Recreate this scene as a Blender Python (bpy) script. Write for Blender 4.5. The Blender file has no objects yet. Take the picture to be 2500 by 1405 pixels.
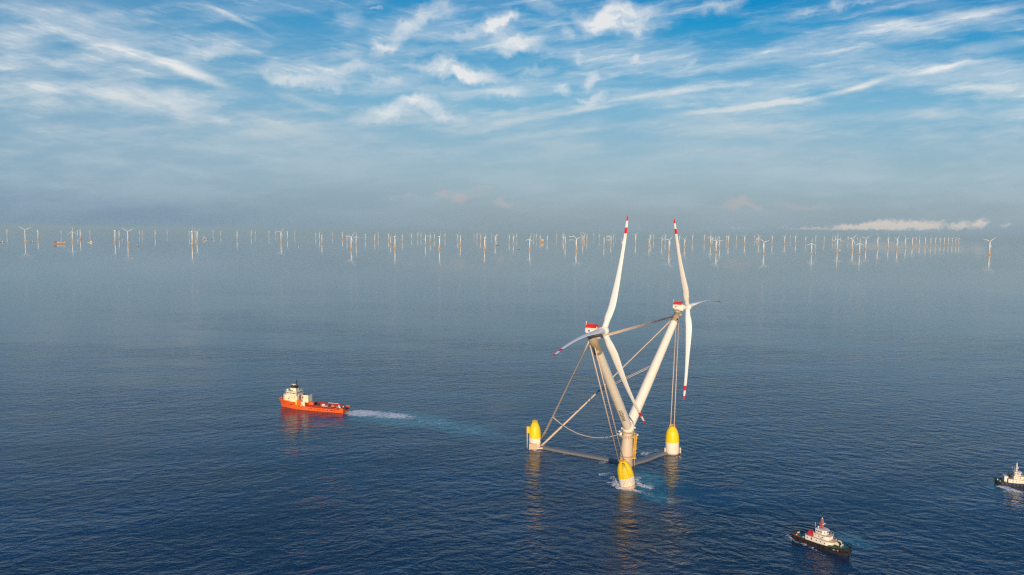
import bpy, bmesh, math, random
from mathutils import Vector, Matrix
random.seed(7)
S = bpy.context.scene
COL = S.collection

# ------------------------------------------------------------------ camera
FPX, CAMH = 1800.0, 195.0              # focal length in photo pixels (2500 wide), camera height in metres
PITCH = math.atan((702.5 - 566.0) / FPX)
ROLL = math.radians(0.62)
cam_d = bpy.data.cameras.new('camera')
cam = bpy.data.objects.new('camera', cam_d)
COL.objects.link(cam)
cam_d.sensor_width = 36.0
cam_d.lens = FPX / 2500.0 * 36.0
cam_d.clip_start = 1.0
cam_d.clip_end = 300000.0
CAMR = (Matrix.Rotation(math.pi / 2 - PITCH, 3, 'X') @ Matrix.Rotation(ROLL, 3, 'Z'))
cam.matrix_world = Matrix.Translation((0, 0, CAMH)) @ CAMR.to_4x4()
S.camera = cam

def ray(px, py):
    return CAMR @ Vector((px - 1250.0, -(py - 702.5), -FPX))
def at(px, py, z=0.0):                  # where the sight line meets the level z
    d = ray(px, py)
    return Vector((0, 0, CAMH)) + d * ((z - CAMH) / d.z)
def dep(px, py, Y):                     # the point of the sight line at distance Y
    d = ray(px, py)
    return Vector((0, 0, CAMH)) + d * (Y / d.y)
def sky_xy(px, py):
    d = ray(px, py)
    return d.x / d.y, d.z / d.y

# ------------------------------------------------------------------ render settings
S.view_settings.view_transform = 'Standard'
S.view_settings.look = 'None'
S.view_settings.exposure = 0.0
S.view_settings.gamma = 1.0
S.render.engine = 'CYCLES'
S.cycles.use_denoising = False
S.cycles.max_bounces = 6
S.cycles.volume_bounces = 0
S.cycles.sample_clamp_indirect = 4.0
S.cycles.filter_width = 1.3

# ------------------------------------------------------------------ node helper
class NT:
    def __init__(self, tree):
        self.t = tree
        tree.nodes.clear()
    def n(self, typ, **kw):
        nd = self.t.nodes.new(typ)
        for k, v in kw.items():
            setattr(nd, k, v)
        return nd
    def link(self, a, b):
        self.t.links.new(a, b)
    def put(self, sock, v):
        if isinstance(v, bpy.types.NodeSocket):
            self.link(v, sock)
        else:
            sock.default_value = v
    def m(self, op, a, b=0.0, c=0.0, clamp=False):
        nd = self.n('ShaderNodeMath', operation=op, use_clamp=clamp)
        self.put(nd.inputs[0], a); self.put(nd.inputs[1], b); self.put(nd.inputs[2], c)
        return nd.outputs[0]
    def vm(self, op, a, b=(0, 0, 0)):
        nd = self.n('ShaderNodeVectorMath', operation=op)
        self.put(nd.inputs[0], a); self.put(nd.inputs[1], b)
        return nd.outputs['Value'] if op in ('LENGTH', 'DOT_PRODUCT', 'DISTANCE') else nd.outputs[0]
    def scale(self, a, s):
        nd = self.n('ShaderNodeVectorMath', operation='SCALE')
        self.put(nd.inputs[0], a); self.put(nd.inputs[3], s)
        return nd.outputs[0]
    def tmap(self, v, loc, rot, sc):
        nd = self.n('ShaderNodeMapping', vector_type='TEXTURE')
        self.link(v, nd.inputs['Vector'])
        nd.inputs['Location'].default_value = loc
        nd.inputs['Rotation'].default_value = (0, 0, rot)
        nd.inputs['Scale'].default_value = sc
        return nd.outputs[0]
    def noise(self, v, scale, detail=3.0, rough=0.5, dist=0.0, color=False, dims='3D'):
        nd = self.n('ShaderNodeTexNoise', noise_dimensions=dims)
        self.link(v, nd.inputs['Vector'])
        nd.inputs['Scale'].default_value = scale
        nd.inputs['Detail'].default_value = detail
        nd.inputs['Roughness'].default_value = rough
        nd.inputs['Distortion'].default_value = dist
        return nd.outputs['Color'] if color else nd.outputs[0]
    def rng(self, v, a, b, c=0.0, d=1.0, smooth=True):
        nd = self.n('ShaderNodeMapRange', interpolation_type='SMOOTHSTEP' if smooth else 'LINEAR')
        self.put(nd.inputs['Value'], v)
        for k, x in (('From Min', a), ('From Max', b), ('To Min', c), ('To Max', d)):
            self.put(nd.inputs[k], x)
        return nd.outputs[0]
    def mix(self, f, a, b, typ='MIX'):
        nd = self.n('ShaderNodeMix', data_type='RGBA', blend_type=typ)
        self.put(nd.inputs[0], f)
        self.put(nd.inputs[6], a); self.put(nd.inputs[7], b)
        return nd.outputs[2]
    def ramp(self, f, stops):
        nd = self.n('ShaderNodeValToRGB')
        self.link(f, nd.inputs[0])
        e = nd.color_ramp.elements
        while len(e) < len(stops):
            e.new(0.5)
        for k, (p, c) in enumerate(stops):
            e[k].position = p
            e[k].color = tuple(c) + (1.0,)
        return nd.outputs[0]
    def blob(self, v, loc, rot, sc, soft=0.15):
        return self.rng(self.vm('LENGTH', self.tmap(v, loc, rot, sc)), 1.0, soft)
    def patches(self, v, lst):
        """running sum of soft elliptical patches: (loc, rot, scale, soft, strength)"""
        r = 0.0
        for loc, rot, sc, soft, I in lst:
            r = self.m('MULTIPLY_ADD', self.blob(v, loc, rot, sc, soft), I, r)
        return r
    def total(self, lst):
        r = lst[0]
        for x in lst[1:]:
            r = self.m('ADD', r, x)
        return r

def lin(r, g, b):
    f = lambda c: c / 12.92 if c <= 0.04045 else ((c + 0.055) / 1.055) ** 2.4
    return (f(r / 255.0), f(g / 255.0), f(b / 255.0))

# ------------------------------------------------------------------ sun and sky
SUN_AZ, SUN_EL = math.radians(181), math.radians(14)     # azimuth from +Y (view direction) towards +X
sun_d = bpy.data.lights.new('sun', 'SUN')
sun_d.energy = 5.0
sun_d.angle = math.radians(0.5)
sun_d.color = (1.0, 0.77, 0.50)
sun = bpy.data.objects.new('sun', sun_d)
COL.objects.link(sun)
sdir = Vector((math.sin(SUN_AZ) * math.cos(SUN_EL), math.cos(SUN_AZ) * math.cos(SUN_EL), math.sin(SUN_EL)))
sun.rotation_euler = sdir.to_track_quat('Z', 'Y').to_euler()

W = bpy.data.worlds.new('World')
S.world = W
W.use_nodes = True
def build_world():
    N = NT(W.node_tree)
    out = N.n('ShaderNodeOutputWorld')
    bg = N.n('ShaderNodeBackground')
    sky = N.n('ShaderNodeTexSky', sky_type='NISHITA')
    sky.sun_disc = False
    sky.sun_elevation = SUN_EL
    sky.sun_rotation = SUN_AZ
    sky.air_density = 1.0
    sky.dust_density = 0.6
    sky.ozone_density = 2.0
    STR = 0.12
    bg.inputs[1].default_value = STR
    g = N.n('ShaderNodeTexCoord').outputs['Generated']
    sp = N.n('ShaderNodeSeparateXYZ'); N.link(g, sp.inputs[0])
    x, y, z = sp.outputs
    ay = N.m('MAXIMUM', N.m('ABSOLUTE', y), 0.05)
    X = N.m('DIVIDE', x, ay); Y = N.m('DIVIDE', z, ay)
    cb = N.n('ShaderNodeCombineXYZ'); N.link(X, cb.inputs[0]); N.link(Y, cb.inputs[1])
    P = cb.outputs[0]
    # wind-drawn warps of the cloud layer
    w1 = N.vm('SUBTRACT', N.noise(P, 14.0, 4, 0.6, color=True), (0.5, 0.5, 0.5))
    w2 = N.vm('SUBTRACT', N.noise(P, 45.0, 3, 0.6, color=True), (0.5, 0.5, 0.5))
    Pw = N.vm('ADD', P, N.vm('ADD', N.scale(w1, 0.055), N.scale(w2, 0.020)))
    Ps = N.vm('ADD', P, N.vm('ADD', N.scale(w1, 0.010), N.scale(w2, 0.004)))
    def px(cx, cy): return (*sky_xy(cx, cy), 0.0)
    def B(cx, cy, hl, hw, ang, I, v, soft=0.05):          # a patch of cloud: centre, half sizes and tilt (photo pixels)
        return (px(cx, cy), math.radians(-ang), (hl / FPX, hw / FPX, 1.0), soft, I)
    def L(x0, y0, x1, y1, hw, I, v):
        ang = math.degrees(math.atan2(y1 - y0, x1 - x0))
        return B((x0 + x1) / 2, (y0 + y1) / 2, math.hypot(x1 - x0, y1 - y0) / 2 * 1.15, hw, ang, I, v, 0.0)
    # ---- puffs
    puff = [B(1515, 38, 135, 52, -6, 1.25, Pw), B(1470, 55, 80, 34, 8, .6, Pw), B(1180, 72, 120, 20, -10, .85, Pw),
            B(1235, 62, 65, 36, 0, .8, Pw), B(1270, 112, 95, 30, 14, 1.05, Pw), B(1120, 165, 145, 34, 10, 1.15, Pw),
            B(1150, 185, 90, 22, 12, .5, Pw), B(990, 75, 130, 28, -38, .7, Pw), B(1070, 18, 80, 34, -10, .55, Pw),
            B(925, 112, 45, 16, 0, .55, Pw), B(735, 192, 150, 22, 9, .8, Pw), B(870, 172, 80, 20, -18, .7, Pw),
            B(945, 187, 45, 14, 0, .5, Pw), B(960, 262, 140, 34, -12, .75, Pw), B(1030, 242, 70, 22, 0, .5, Pw),
            B(1075, 268, 110, 26, 16, .6, Pw), B(1232, 235, 70, 22, -10, .75, Pw), B(1370, 214, 38, 28, 20, .9, Pw),
            B(1447, 185, 38, 22, -38, .85, Pw), B(1420, 135, 30, 15, 0, .75, Pw), B(1536, 143, 18, 18, 0, .7, Pw),
            B(1450, 232, 42, 13, -10, .6, Pw), B(1378, 86, 34, 22, 0, .6, Pw), B(1695, 150, 28, 12, -10, .6, Pw),
            B(1305, 170, 60, 16, -10, .4, Pw), B(800, 178, 18, 10, 0, .5, Pw), B(1760, 18, 80, 26, -20, .55, Pw),
            B(1960, 38, 55, 12, -18, .5, Pw), B(2045, 14, 32, 24, -30, .5, Pw), B(2115, 10, 50, 12, -15, .4, Pw),
            B(912, 14, 28, 9, 10, .5, Pw), B(850, 40, 60, 40, 20, .3, Pw), B(530, 290, 55, 20, 5, .4, Pw),
            B(1330, 20, 80, 30, 10, .35, Pw), B(500, 118, 90, 24, -8, .45, Pw), B(430, 250, 120, 40, 5, .4, Pw)]
    pn = N.noise(N.tmap(Pw, (0, 0, 0), math.radians(8), (1.0, .45, 1)), 15.0, 8, 0.66)
    puffs = N.m('MULTIPLY', N.patches(Pw, puff), N.rng(pn, 0.22, 0.68, 0.12, 1.1))
    # ---- streaks that fall to the left (right half of the sky)
    ra = math.radians(9)
    sn = N.noise(N.tmap(Ps, (0, 0, 0), ra, (1.0, .16, 1)), 10.0, 6, 0.62)
    snf = N.rng(sn, 0.30, 0.66, 0.18, 1.1)
    st = [L(1065, 343, 1320, 282, 15, .9, Ps), L(1280, 292, 1560, 238, 15, .85, Ps), L(1520, 245, 1770, 205, 12, .75, Ps),
          L(1000, 385, 1350, 330, 22, .35, Ps), L(1240, 344, 1660, 284, 13, .7, Ps), L(1620, 287, 2060, 230, 11, .95, Ps),
          L(1990, 242, 2180, 188, 11, .75, Ps), L(2120, 200, 2460, 138, 12, .6, Ps), L(1850, 130, 2550, 20, 42, .42, Ps),
          L(2180, 70, 2560, 8, 24, .3, Ps), L(2250, 222, 2560, 208, 16, .5, Ps), L(1600, 335, 2420, 262, 30, .3, Ps),
          L(1460, 400, 2300, 340, 36, .34, Ps), L(1250, 455, 2050, 395, 34, .34, Ps), L(1640, 170, 1930, 150, 12, .28, Ps),
          L(1780, 140, 2050, 105, 24, .3, Ps), L(2200, 160, 2560, 90, 26, .26, Ps), L(1200, 395, 1600, 350, 34, .3, Ps),
          L(2050, 300, 2560, 260, 22, .25, Ps), L(1700, 455, 2500, 420, 26, .2, Ps)]
    # ---- streaks that fall to the right (left half)
    sl = N.noise(N.tmap(Ps, (0, 0, 0), math.radians(-17), (1.0, .18, 1)), 9.0, 6, 0.6)
    slf = N.rng(sl, 0.30, 0.68, 0.2, 1.1)
    st2 = [L(40, 40, 230, 110, 24, .35, Ps), L(140, 82, 400, 152, 26, .85, Ps), L(330, 128, 600, 225, 21, .8, Ps),
           L(490, 5, 680, 92, 10, .62, Ps), L(660, 225, 870, 285, 18, .6, Ps), B(220, 235, 330, 60, 4, .5, Ps),
           B(90, 205, 190, 30, 6, .3, Ps), B(420, 255, 220, 50, 8, .45, Ps), B(250, 335, 420, 60, 6, .36, Ps),
           B(420, 415, 380, 24, 6, .34, Ps), B(760, 330, 420, 60, 6, .34, Ps), B(180, 40, 260, 60, 10, .34, Ps),
           B(30, 110, 120, 70, 0, .35, Ps), B(620, 370, 300, 30, 4, .25, Ps), B(120, 450, 300, 18, 4, .16, Ps)]
    veiln = N.noise(N.tmap(Ps, (0, 0, 0), math.radians(3), (1.0, .2, 1)), 5.0, 5, 0.6)
    veil = N.m('MULTIPLY', N.m('MULTIPLY', N.rng(veiln, 0.38, 0.66), N.rng(Y, 0.0, 0.09, 0.2, 1.0)), N.rng(Y, 0.34, 0.12, 0.12, 0.6))
    fib = N.noise(N.tmap(Ps, (3, 1, 0), math.radians(11), (1.0, .10, 1)), 9.0, 7, 0.68)
    fib2 = N.noise(N.tmap(Ps, (3, 5, 0), math.radians(-14), (1.0, .12, 1)), 9.0, 7, 0.68)
    fibm = N.mix(N.rng(X, -0.25, 0.05), fib2, fib)
    veil = N.m('ADD', veil, N.m('MULTIPLY', N.m('MULTIPLY', N.rng(fibm, 0.46, 0.76), N.rng(veiln, 0.40, 0.62, 0.15, 1.0)), N.rng(Y, 0.05, 0.12, 0.0, 0.52)))
    right = N.rng(X, -0.05, 0.1)
    dens = N.total([N.m('MULTIPLY', N.m('MULTIPLY', N.patches(Ps, st), snf), 1.15), N.m('MULTIPLY', N.patches(Ps, st2), slf), veil])
    dens = N.m('MINIMUM', N.m('MULTIPLY', dens, N.rng(Y, 0.62, 0.40, 0.12, 1.0)), 1.0)
    # ---- low cumulus bank over the horizon and small pink puffs
    wl = N.vm('SUBTRACT', N.noise(P, 120.0, 4, 0.6, color=True), (0.5, 0.5, 0.5))
    Pl = N.vm('ADD', P, N.vm('MULTIPLY', wl, (0.020, 0.016, 0)))
    low = [B(1990, 560, 110, 6, 0, .6, Pl), B(2085, 555, 90, 13, -2, 1.0, Pl), B(2140, 550, 50, 15, 0, .9, Pl), B(2190, 551, 85, 19, 0, 1.2, Pl),
           B(2262, 551, 62, 17, 0, 1.15, Pl), B(2342, 552, 46, 12, -6, 1.0, Pl), B(2391, 549, 32, 14, -25, 1.15, Pl),
           B(2300, 540, 14, 5, -20, .4, Pl), B(2457, 551, 20, 8, -10, .5, Pl), B(1800, 559, 45, 3.5, 0, .35, Pl)]
    lown = N.rng(N.noise(Pl, 70.0, 4, 0.6), 0.25, 0.6, 0.45, 1.0)
    base_cut = N.rng(Y, sky_xy(2190, 567)[1], sky_xy(2190, 560)[1])
    lowd = N.m('MULTIPLY', N.m('MINIMUM', N.m('MULTIPLY', N.patches(Pl, low), lown), 0.82), base_cut)
    pink = [B(1130, 478, 60, 13, 4, .55, Pw), B(1222, 492, 42, 11, 10, .55, Pw), B(1085, 466, 35, 8, 0, .45, Pw), B(1180, 465, 40, 8, 0, .4, Pw),
            B(992, 483, 22, 10, 0, .4, Pw), B(962, 482, 12, 8, 0, .35, Pw), B(1815, 508, 75, 14, 8, .5, Pw), B(1960, 505, 90, 12, 4, .25, Pw)]
    pinkd = N.m('MINIMUM', N.m('MULTIPLY', N.patches(Pw, pink), 0.7), 0.5)
    # ---- the clear sky: Nishita, with the pale band of thicker air low down
    clear = N.n('ShaderNodeHueSaturation')
    N.link(sky.outputs[0], clear.inputs['Color'])
    clear.inputs['Hue'].default_value = SKY_HUE; clear.inputs['Saturation'].default_value = SKY_SAT; clear.inputs['Value'].default_value = SKY_VAL
    k = 1.0 / STR
    sc = lambda c: tuple(v * k for v in c)
    band = N.ramp(N.rng(Y, -0.01, 0.36, smooth=False), [(0.0, sc(lin(136, 158, 173))), (0.10, sc(lin(143, 164, 178))), (0.25, sc(lin(152, 178, 194))),
                                           (0.5, sc(lin(120, 175, 206))), (0.78, sc(lin(26, 146, 200))), (1.0, sc(lin(0, 122, 188)))])
    bandf = N.ramp(N.rng(Y, -0.01, 0.4, smooth=False), [(0.0, (.97,) * 3), (0.2, (.92,) * 3), (0.45, (.85,) * 3), (0.8, (.95,) * 3), (1.0, (0.97,) * 3)])
    base = N.mix(bandf, clear.outputs[0], band)
    base = N.mix(N.rng(Y, 0.38, 1.0), base, sc(lin(14, 92, 165)) + (1,))          # deeper blue overhead
    gl = N.m('MULTIPLY', N.rng(X, 0.1, -0.75, 0.0, 0.5), N.rng(Y, 0.5, 0.3))       # greyer, thinner cloud sheet to the left
    base = N.mix(gl, base, sc(lin(128, 163, 190)) + (1,))
    bl = N.m('MULTIPLY', N.rng(Y, 0.075, 0.01, 0.0, 0.5), N.rng(X, 0.05, -0.6))   # bluish bank low on the left
    base = N.mix(bl, base, sc(lin(112, 138, 162)) + (1,))
    white = N.mix(N.rng(Y, 0.10, 0.24), sc(lin(176, 196, 208)) + (1,), sc(lin(240, 240, 238)) + (1,))
    c = N.mix(N.m('MULTIPLY', dens, 0.93), base, white)
    c = N.mix(pinkd, c, sc(lin(206, 184, 180)) + (1,))
    c = N.mix(lowd, c, sc(lin(222, 212, 202)) + (1,))
    N.link(c, bg.inputs[0])
    bgw = N.n('ShaderNodeBackground'); bgw.inputs[1].default_value = STR       # the sunlit puffs over everything
    bgw.inputs[0].default_value = sc(lin(232, 234, 235)) + (1,)
    mx = N.n('ShaderNodeMixShader')
    N.link(N.m('MULTIPLY', N.m('MINIMUM', puffs, 1.0), 0.95), mx.inputs[0])
    N.link(bg.outputs[0], mx.inputs[1]); N.link(bgw.outputs[0], mx.inputs[2])
    N.link(mx.outputs[0], out.inputs[0])
SKY_HUE, SKY_SAT, SKY_VAL = 0.49, 1.5, 1.0
build_world()
W.cycles.sampling_method = 'MANUAL'
W.cycles.sample_map_resolution = 1024

# ------------------------------------------------------------------ mesh helper
class MB:
    def __init__(self):
        self.v, self.f, self.mi, self.sm = [], [], [], []
    def add(self, verts, faces, m=0, smooth=False):
        o = len(self.v)
        self.v += [tuple(p) for p in verts]
        for f in faces:
            self.f.append(tuple(o + i for i in f)); self.mi.append(m); self.sm.append(smooth)
    def box(self, c, s, rot=None, m=0, top=(1, 1), shift=(0, 0)):
        hx, hy, hz = s[0] / 2, s[1] / 2, s[2] / 2
        P = []
        for sx, sy, sz in ((-1, -1, -1), (1, -1, -1), (1, 1, -1), (-1, 1, -1), (-1, -1, 1), (1, -1, 1), (1, 1, 1), (-1, 1, 1)):
            kx, ky = (top if sz > 0 else (1, 1))
            dx, dy = (shift if sz > 0 else (0, 0))
            p = Vector((sx * hx * kx + dx, sy * hy * ky + dy, sz * hz))
            if rot is not None: p = rot @ p
            P.append(p + Vector(c))
        self.add(P, [(3, 2, 1, 0), (4, 5, 6, 7), (0, 1, 5, 4), (1, 2, 6, 5), (2, 3, 7, 6), (3, 0, 4, 7)], m)
        return self
    def rings(self, rings, m=0, smooth=True, cap0=True, cap1=True, closed=True, ms=None):
        n = len(rings[0]); o = len(self.v)
        for r in rings: self.v += [tuple(p) for p in r]
        for k in range(len(rings) - 1):
            for i in range(n if closed else n - 1):
                j = (i + 1) % n
                self.f.append((o + k * n + i, o + k * n + j, o + (k + 1) * n + j, o + (k + 1) * n + i))
                self.mi.append(ms[k] if ms else m); self.sm.append(smooth)
        if cap0: self.f.append(tuple(o + i for i in reversed(range(n)))); self.mi.append(ms[0] if ms else m); self.sm.append(False)
        if cap1: self.f.append(tuple(o + (len(rings) - 1) * n + i for i in range(n))); self.mi.append(ms[-1] if ms else m); self.sm.append(False)
        return self
    def tube(self, pts, rad, n=12, m=0, smooth=True, ms=None):
        pts = [Vector(p) for p in pts]
        if not isinstance(rad, (list, tuple)): rad = [rad] * len(pts)
        R = []
        side = None
        for k, p in enumerate(pts):
            d = (pts[min(k + 1, len(pts) - 1)] - pts[max(k - 1, 0)]).normalized()
            if side is None:
                ref = Vector((0, 0, 1)) if abs(d.z) < 0.9 else Vector((1, 0, 0))
                side = d.cross(ref).normalized()
            side = (side - d * side.dot(d)).normalized()
            up = side.cross(d)
            R.append([p + (side * math.cos(2 * math.pi * i / n) - up * math.sin(2 * math.pi * i / n)) * rad[k] for i in range(n)])
        return self.rings(R, m, smooth, ms=ms)
    def lathe(self, prof, c=(0, 0, 0), n=28, m=0, ms=None, smooth=True):      # prof: (radius, z) upwards
        c = Vector(c)
        R = [[c + Vector((r * math.cos(2 * math.pi * i / n), r * math.sin(2 * math.pi * i / n), z)) for i in range(n)] for r, z in prof]
        return self.rings(R, m, smooth, ms=ms)
    def ball(self, c, r, n=12, m=0, sz=1.0):
        k = max(4, n // 2)
        prof = [(max(1e-3, r * math.sin(math.pi * i / k)), -r * sz * math.cos(math.pi * i / k)) for i in range(k + 1)]
        return self.lathe(prof, c, n, m)
    def prism(self, poly, z0, z1, m=0, top=1.0):                              # poly counter-clockwise in XY
        cx = sum(p[0] for p in poly) / len(poly); cy = sum(p[1] for p in poly) / len(poly)
        a = [(x, y, z0) for x, y in poly]
        b = [(cx + (x - cx) * top, cy + (y - cy) * top, z1) for x, y in poly]
        return self.rings([a, b], m, False)
    def build(self, name, mats, parent=None, xf=None):
        me = bpy.data.meshes.new(name)
        me.from_pydata(self.v, [], self.f)
        if not isinstance(mats, (list, tuple)): mats = [mats]
        for mm in mats: me.materials.append(mm)
        me.polygons.foreach_set('material_index', self.mi)
        me.polygons.foreach_set('use_smooth', self.sm)
        if xf is not None: me.transform(xf)
        me.update()
        o = bpy.data.objects.new(name, me)
        COL.objects.link(o)
        if parent is not None: o.parent = parent
        return o

def empty(name, loc, rz=0.0, label=None, cat=None, group=None):
    o = bpy.data.objects.new(name, None)
    COL.objects.link(o)
    o.location = loc; o.rotation_euler = (0, 0, rz)
    o.empty_display_size = 1.0
    tag(o, label, cat, group)
    return o
def tag(o, label=None, cat=None, group=None, kind=None):
    if label: o['label'] = label
    if cat: o['category'] = cat
    if group: o['group'] = group
    if kind: o['kind'] = kind
    return o
def kids(o): return [c for c in list(COL.objects) if c.parent is o]

# ------------------------------------------------------------------ materials
def paint(name, col, rough=0.45, spec=0.4, wear=0.12, wear_col=None, scale=0.25, metal=0.0, streak=True):
    mt = bpy.data.materials.new(name); mt.use_nodes = True
    N = NT(mt.node_tree)
    out = N.n('ShaderNodeOutputMaterial'); b = N.n('ShaderNodeBsdfPrincipled')
    N.link(b.outputs[0], out.inputs[0])
    pos = N.n('ShaderNodeNewGeometry').outputs['Position']
    v = N.tmap(pos, (0, 0, 0), 0, (1, 1, 4 if streak else 1))
    n1 = N.noise(v, scale, 5, 0.65)
    n2 = N.noise(pos, scale * 5, 4, 0.6)
    f = N.m('MULTIPLY', N.rng(N.m('ADD', N.m('MULTIPLY', n1, .7), N.m('MULTIPLY', n2, .3)), 0.45, 0.72), wear)
    wc = wear_col or tuple(c * 0.45 for c in col)
    N.link(N.mix(f, tuple(col) + (1,), tuple(wc) + (1,)), b.inputs['Base Color'])
    b.inputs['Roughness'].default_value = rough
    b.inputs['Specular IOR Level'].default_value = spec
    b.inputs['Metallic'].default_value = metal
    return mt
M = {}
M['white'] = paint('tower_white', (.86, .79, .66), .4, .4, .22, (.58, .48, .36))
M['blade'] = paint('blade_white', (.80, .79, .76), .35, .45, .12, (.6, .55, .48))
M['floatwhite'] = paint('float_white', (.82, .76, .66), .45, .35, .55, (.62, .48, .32), .3)
M['champagne'] = paint('primer_and_shade', (.36, .29, .20), .5, .3, .3)
M['tan'] = paint('weathered_tan', (.55, .40, .27), .6, .25, .5, (.38, .22, .12))
M['column'] = paint('column_paint', (.60, .50, .38), .5, .3, .35, (.45, .33, .22))
M['grey'] = paint('pontoon_grey', (.16, .17, .18), .45, .4, .35, (.16, .17, .16))
M['rust'] = paint('rusty_orange', (.45, .16, .05), .7, .2, .4)
M['yellow'] = paint('float_yellow', (.86, .60, .008), .45, .35, .08, (.75, .45, .02))
M['ladder'] = paint('ladder_yellow', (.80, .48, .02), .45, .35, .25, (.4, .22, .03))
M['red'] = paint('signal_red', (.68, .015, .012), .4, .4, .15)
M['dark'] = paint('dark_steel', (.02, .02, .022), .5, .3, .3, (.06, .05, .04))
M['cable'] = paint('sheathed_cable', (.58, .46, .36), .5, .3, .2)
M['thin'] = paint('grey_rope', (.40, .37, .34), .6, .3, .2)
M['blue'] = paint('emblem_blue', (.02, .16, .42), .4, .4, .1)
M['ink'] = paint('black_lettering', (.012, .012, .014), .5, .3, .0)
M['orange'] = paint('hull_orange', (.88, .125, .012), .38, .5, .25, (.6, .10, .015), .12)
M['deckred'] = paint('deck_red', (.33, .022, .015), .55, .3, .4, (.2, .03, .02))
M['deckgreen'] = paint('deck_green', (.05, .14, .085), .6, .3, .4, (.06, .08, .06))
M['cream'] = paint('house_cream', (.80, .72, .50), .45, .4, .3, (.62, .45, .24))
M['house'] = paint('house_white', (.80, .76, .68), .45, .4, .35, (.55, .38, .24))
M['glass'] = paint('dark_glass', (.01, .015, .02), .08, .6, 0.0)
M['rubber'] = paint('black_rubber', (.015, .014, .014), .75, .2, .3, (.05, .045, .04))
M['hullblack'] = paint('hull_black', (.022, .018, .018), .45, .4, .5, (.09, .035, .02))
M['stripe'] = paint('stripe_blue', (.02, .07, .33), .45, .4, .2)
M['mastred'] = paint('mast_red', (.55, .14, .09), .5, .3, .4, (.7, .45, .35), .5)
M['farwhite'] = paint('turbine_white', (.90, .87, .82), .5, .3, .03)
M['faryellow'] = paint('foundation_yellow', (.80, .50, .16), .55, .3, .2, (.65, .30, .08), .05)
M['woodtan'] = paint('deck_cargo', (.62, .48, .26), .6, .3, .4)
M['brown'] = paint('buoy_brown', (.35, .20, .10), .6, .3, .3)

# ------------------------------------------------------------------ sea
def foam_segments():
    """(from px, to px, half width m) of broken white water, and of pale aerated water"""
    foam, teal = [], []
    def sg(lst, x0, y0, x1, y1, hw, I=1.0): lst.append((at(x0, y0), at(x1, y1), hw, I))
    # propeller wash of the orange ship
    sg(foam, 842, 1006, 910, 1011, 9, 1.3); sg(foam, 870, 1008, 1000, 1018, 10, .95); sg(foam, 950, 1015, 1030, 1023, 7, .62); sg(foam, 1010, 1026, 1110, 1037, 7, .5); sg(foam, 1090, 1042, 1190, 1055, 6, .4)
    sg(teal, 850, 1011, 1010, 1024, 17, 1.0); sg(teal, 930, 1018, 1085, 1033, 18, 1.3); sg(teal, 1000, 1028, 1110, 1038, 13, 1.0)
    sg(teal, 1070, 1038, 1190, 1052, 14, .85); sg(teal, 1100, 1050, 1230, 1062, 13, .65)
    sg(teal, 1190, 1060, 1300, 1078, 10, .35)
    # water churned by the floats, the column and the arms
    sg(teal, 1555, 1155, 1596, 1186, 9, 1.1); sg(teal, 1555, 1194, 1650, 1232, 6.5, 1.3); sg(teal, 1550, 1150, 1640, 1215, 18, .34)
    sg(foam, 1554, 1180, 1606, 1197, 3.2, .95); sg(foam, 1548, 1196, 1600, 1214, 2.2, .6); sg(foam, 1552, 1158, 1560, 1188, 2.4, .85); sg(foam, 1560, 1162, 1580, 1174, 1.6, .6); sg(foam, 1600, 1212, 1650, 1232, 1.6, .45)
    sg(foam, 1462, 1157, 1475, 1161, 2.0, .8); sg(foam, 1474, 1157, 1500, 1155, 1.5, .7); sg(foam, 1480, 1180, 1512, 1176, 2.2, .85); sg(foam, 1492, 1158, 1499, 1176, 1.8, .7); sg(foam, 1505, 1172, 1512, 1190, 2.0, .8)
    sg(foam, 1510, 1192, 1562, 1198, 3.0, 1.1); sg(foam, 1498, 1180, 1512, 1194, 2.6, .9); sg(foam, 1556, 1112, 1592, 1104, 2.6, .9); sg(foam, 1590, 1106, 1608, 1098, 1.8, .5)
    sg(foam, 1462, 1128, 1482, 1130, 2.6, .9); sg(foam, 1492, 1134, 1512, 1136, 2.6, .8); sg(foam, 1640, 1113, 1668, 1117, 2.2, .6)
    sg(foam, 1288, 1093, 1330, 1106, 2.6, .7); sg(foam, 1330, 1102, 1420, 1114, 1.4, .45); sg(foam, 1662, 1136, 1690, 1144, 1.6, .5)
    sg(foam, 1624, 1196, 1640, 1200, 1.6, .5); sg(foam, 1320, 1098, 1345, 1104, 1.6, .5)
    # tugs
    sg(foam, 1928, 1306, 1934, 1318, 1.3, .9); sg(foam, 1930, 1314, 1975, 1336, 1.5, .8); sg(foam, 1970, 1332, 2010, 1352, 1.1, .7)
    sg(foam, 1990, 1348, 2030, 1362, 0.8, .5)
    sg(teal, 2040, 1300, 2080, 1325, 7, .55); sg(teal, 2060, 1325, 2140, 1330, 7, .5); sg(foam, 2080, 1328, 2104, 1330, 2.0, .6); sg(foam, 2112, 1318, 2122, 1320, 1.0, .5)
    sg(foam, 2432, 1186, 2475, 1195, 3.0, 1.1); sg(foam, 2455, 1196, 2500, 1202, 3.0, .9); sg(teal, 2420, 1190, 2500, 1206, 7, 1.2)
    sg(teal, 2410, 1178, 2440, 1186, 5, .5)
    sg(foam, 684, 996, 700, 1001, 1.4, .5)
    return foam, teal

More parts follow.
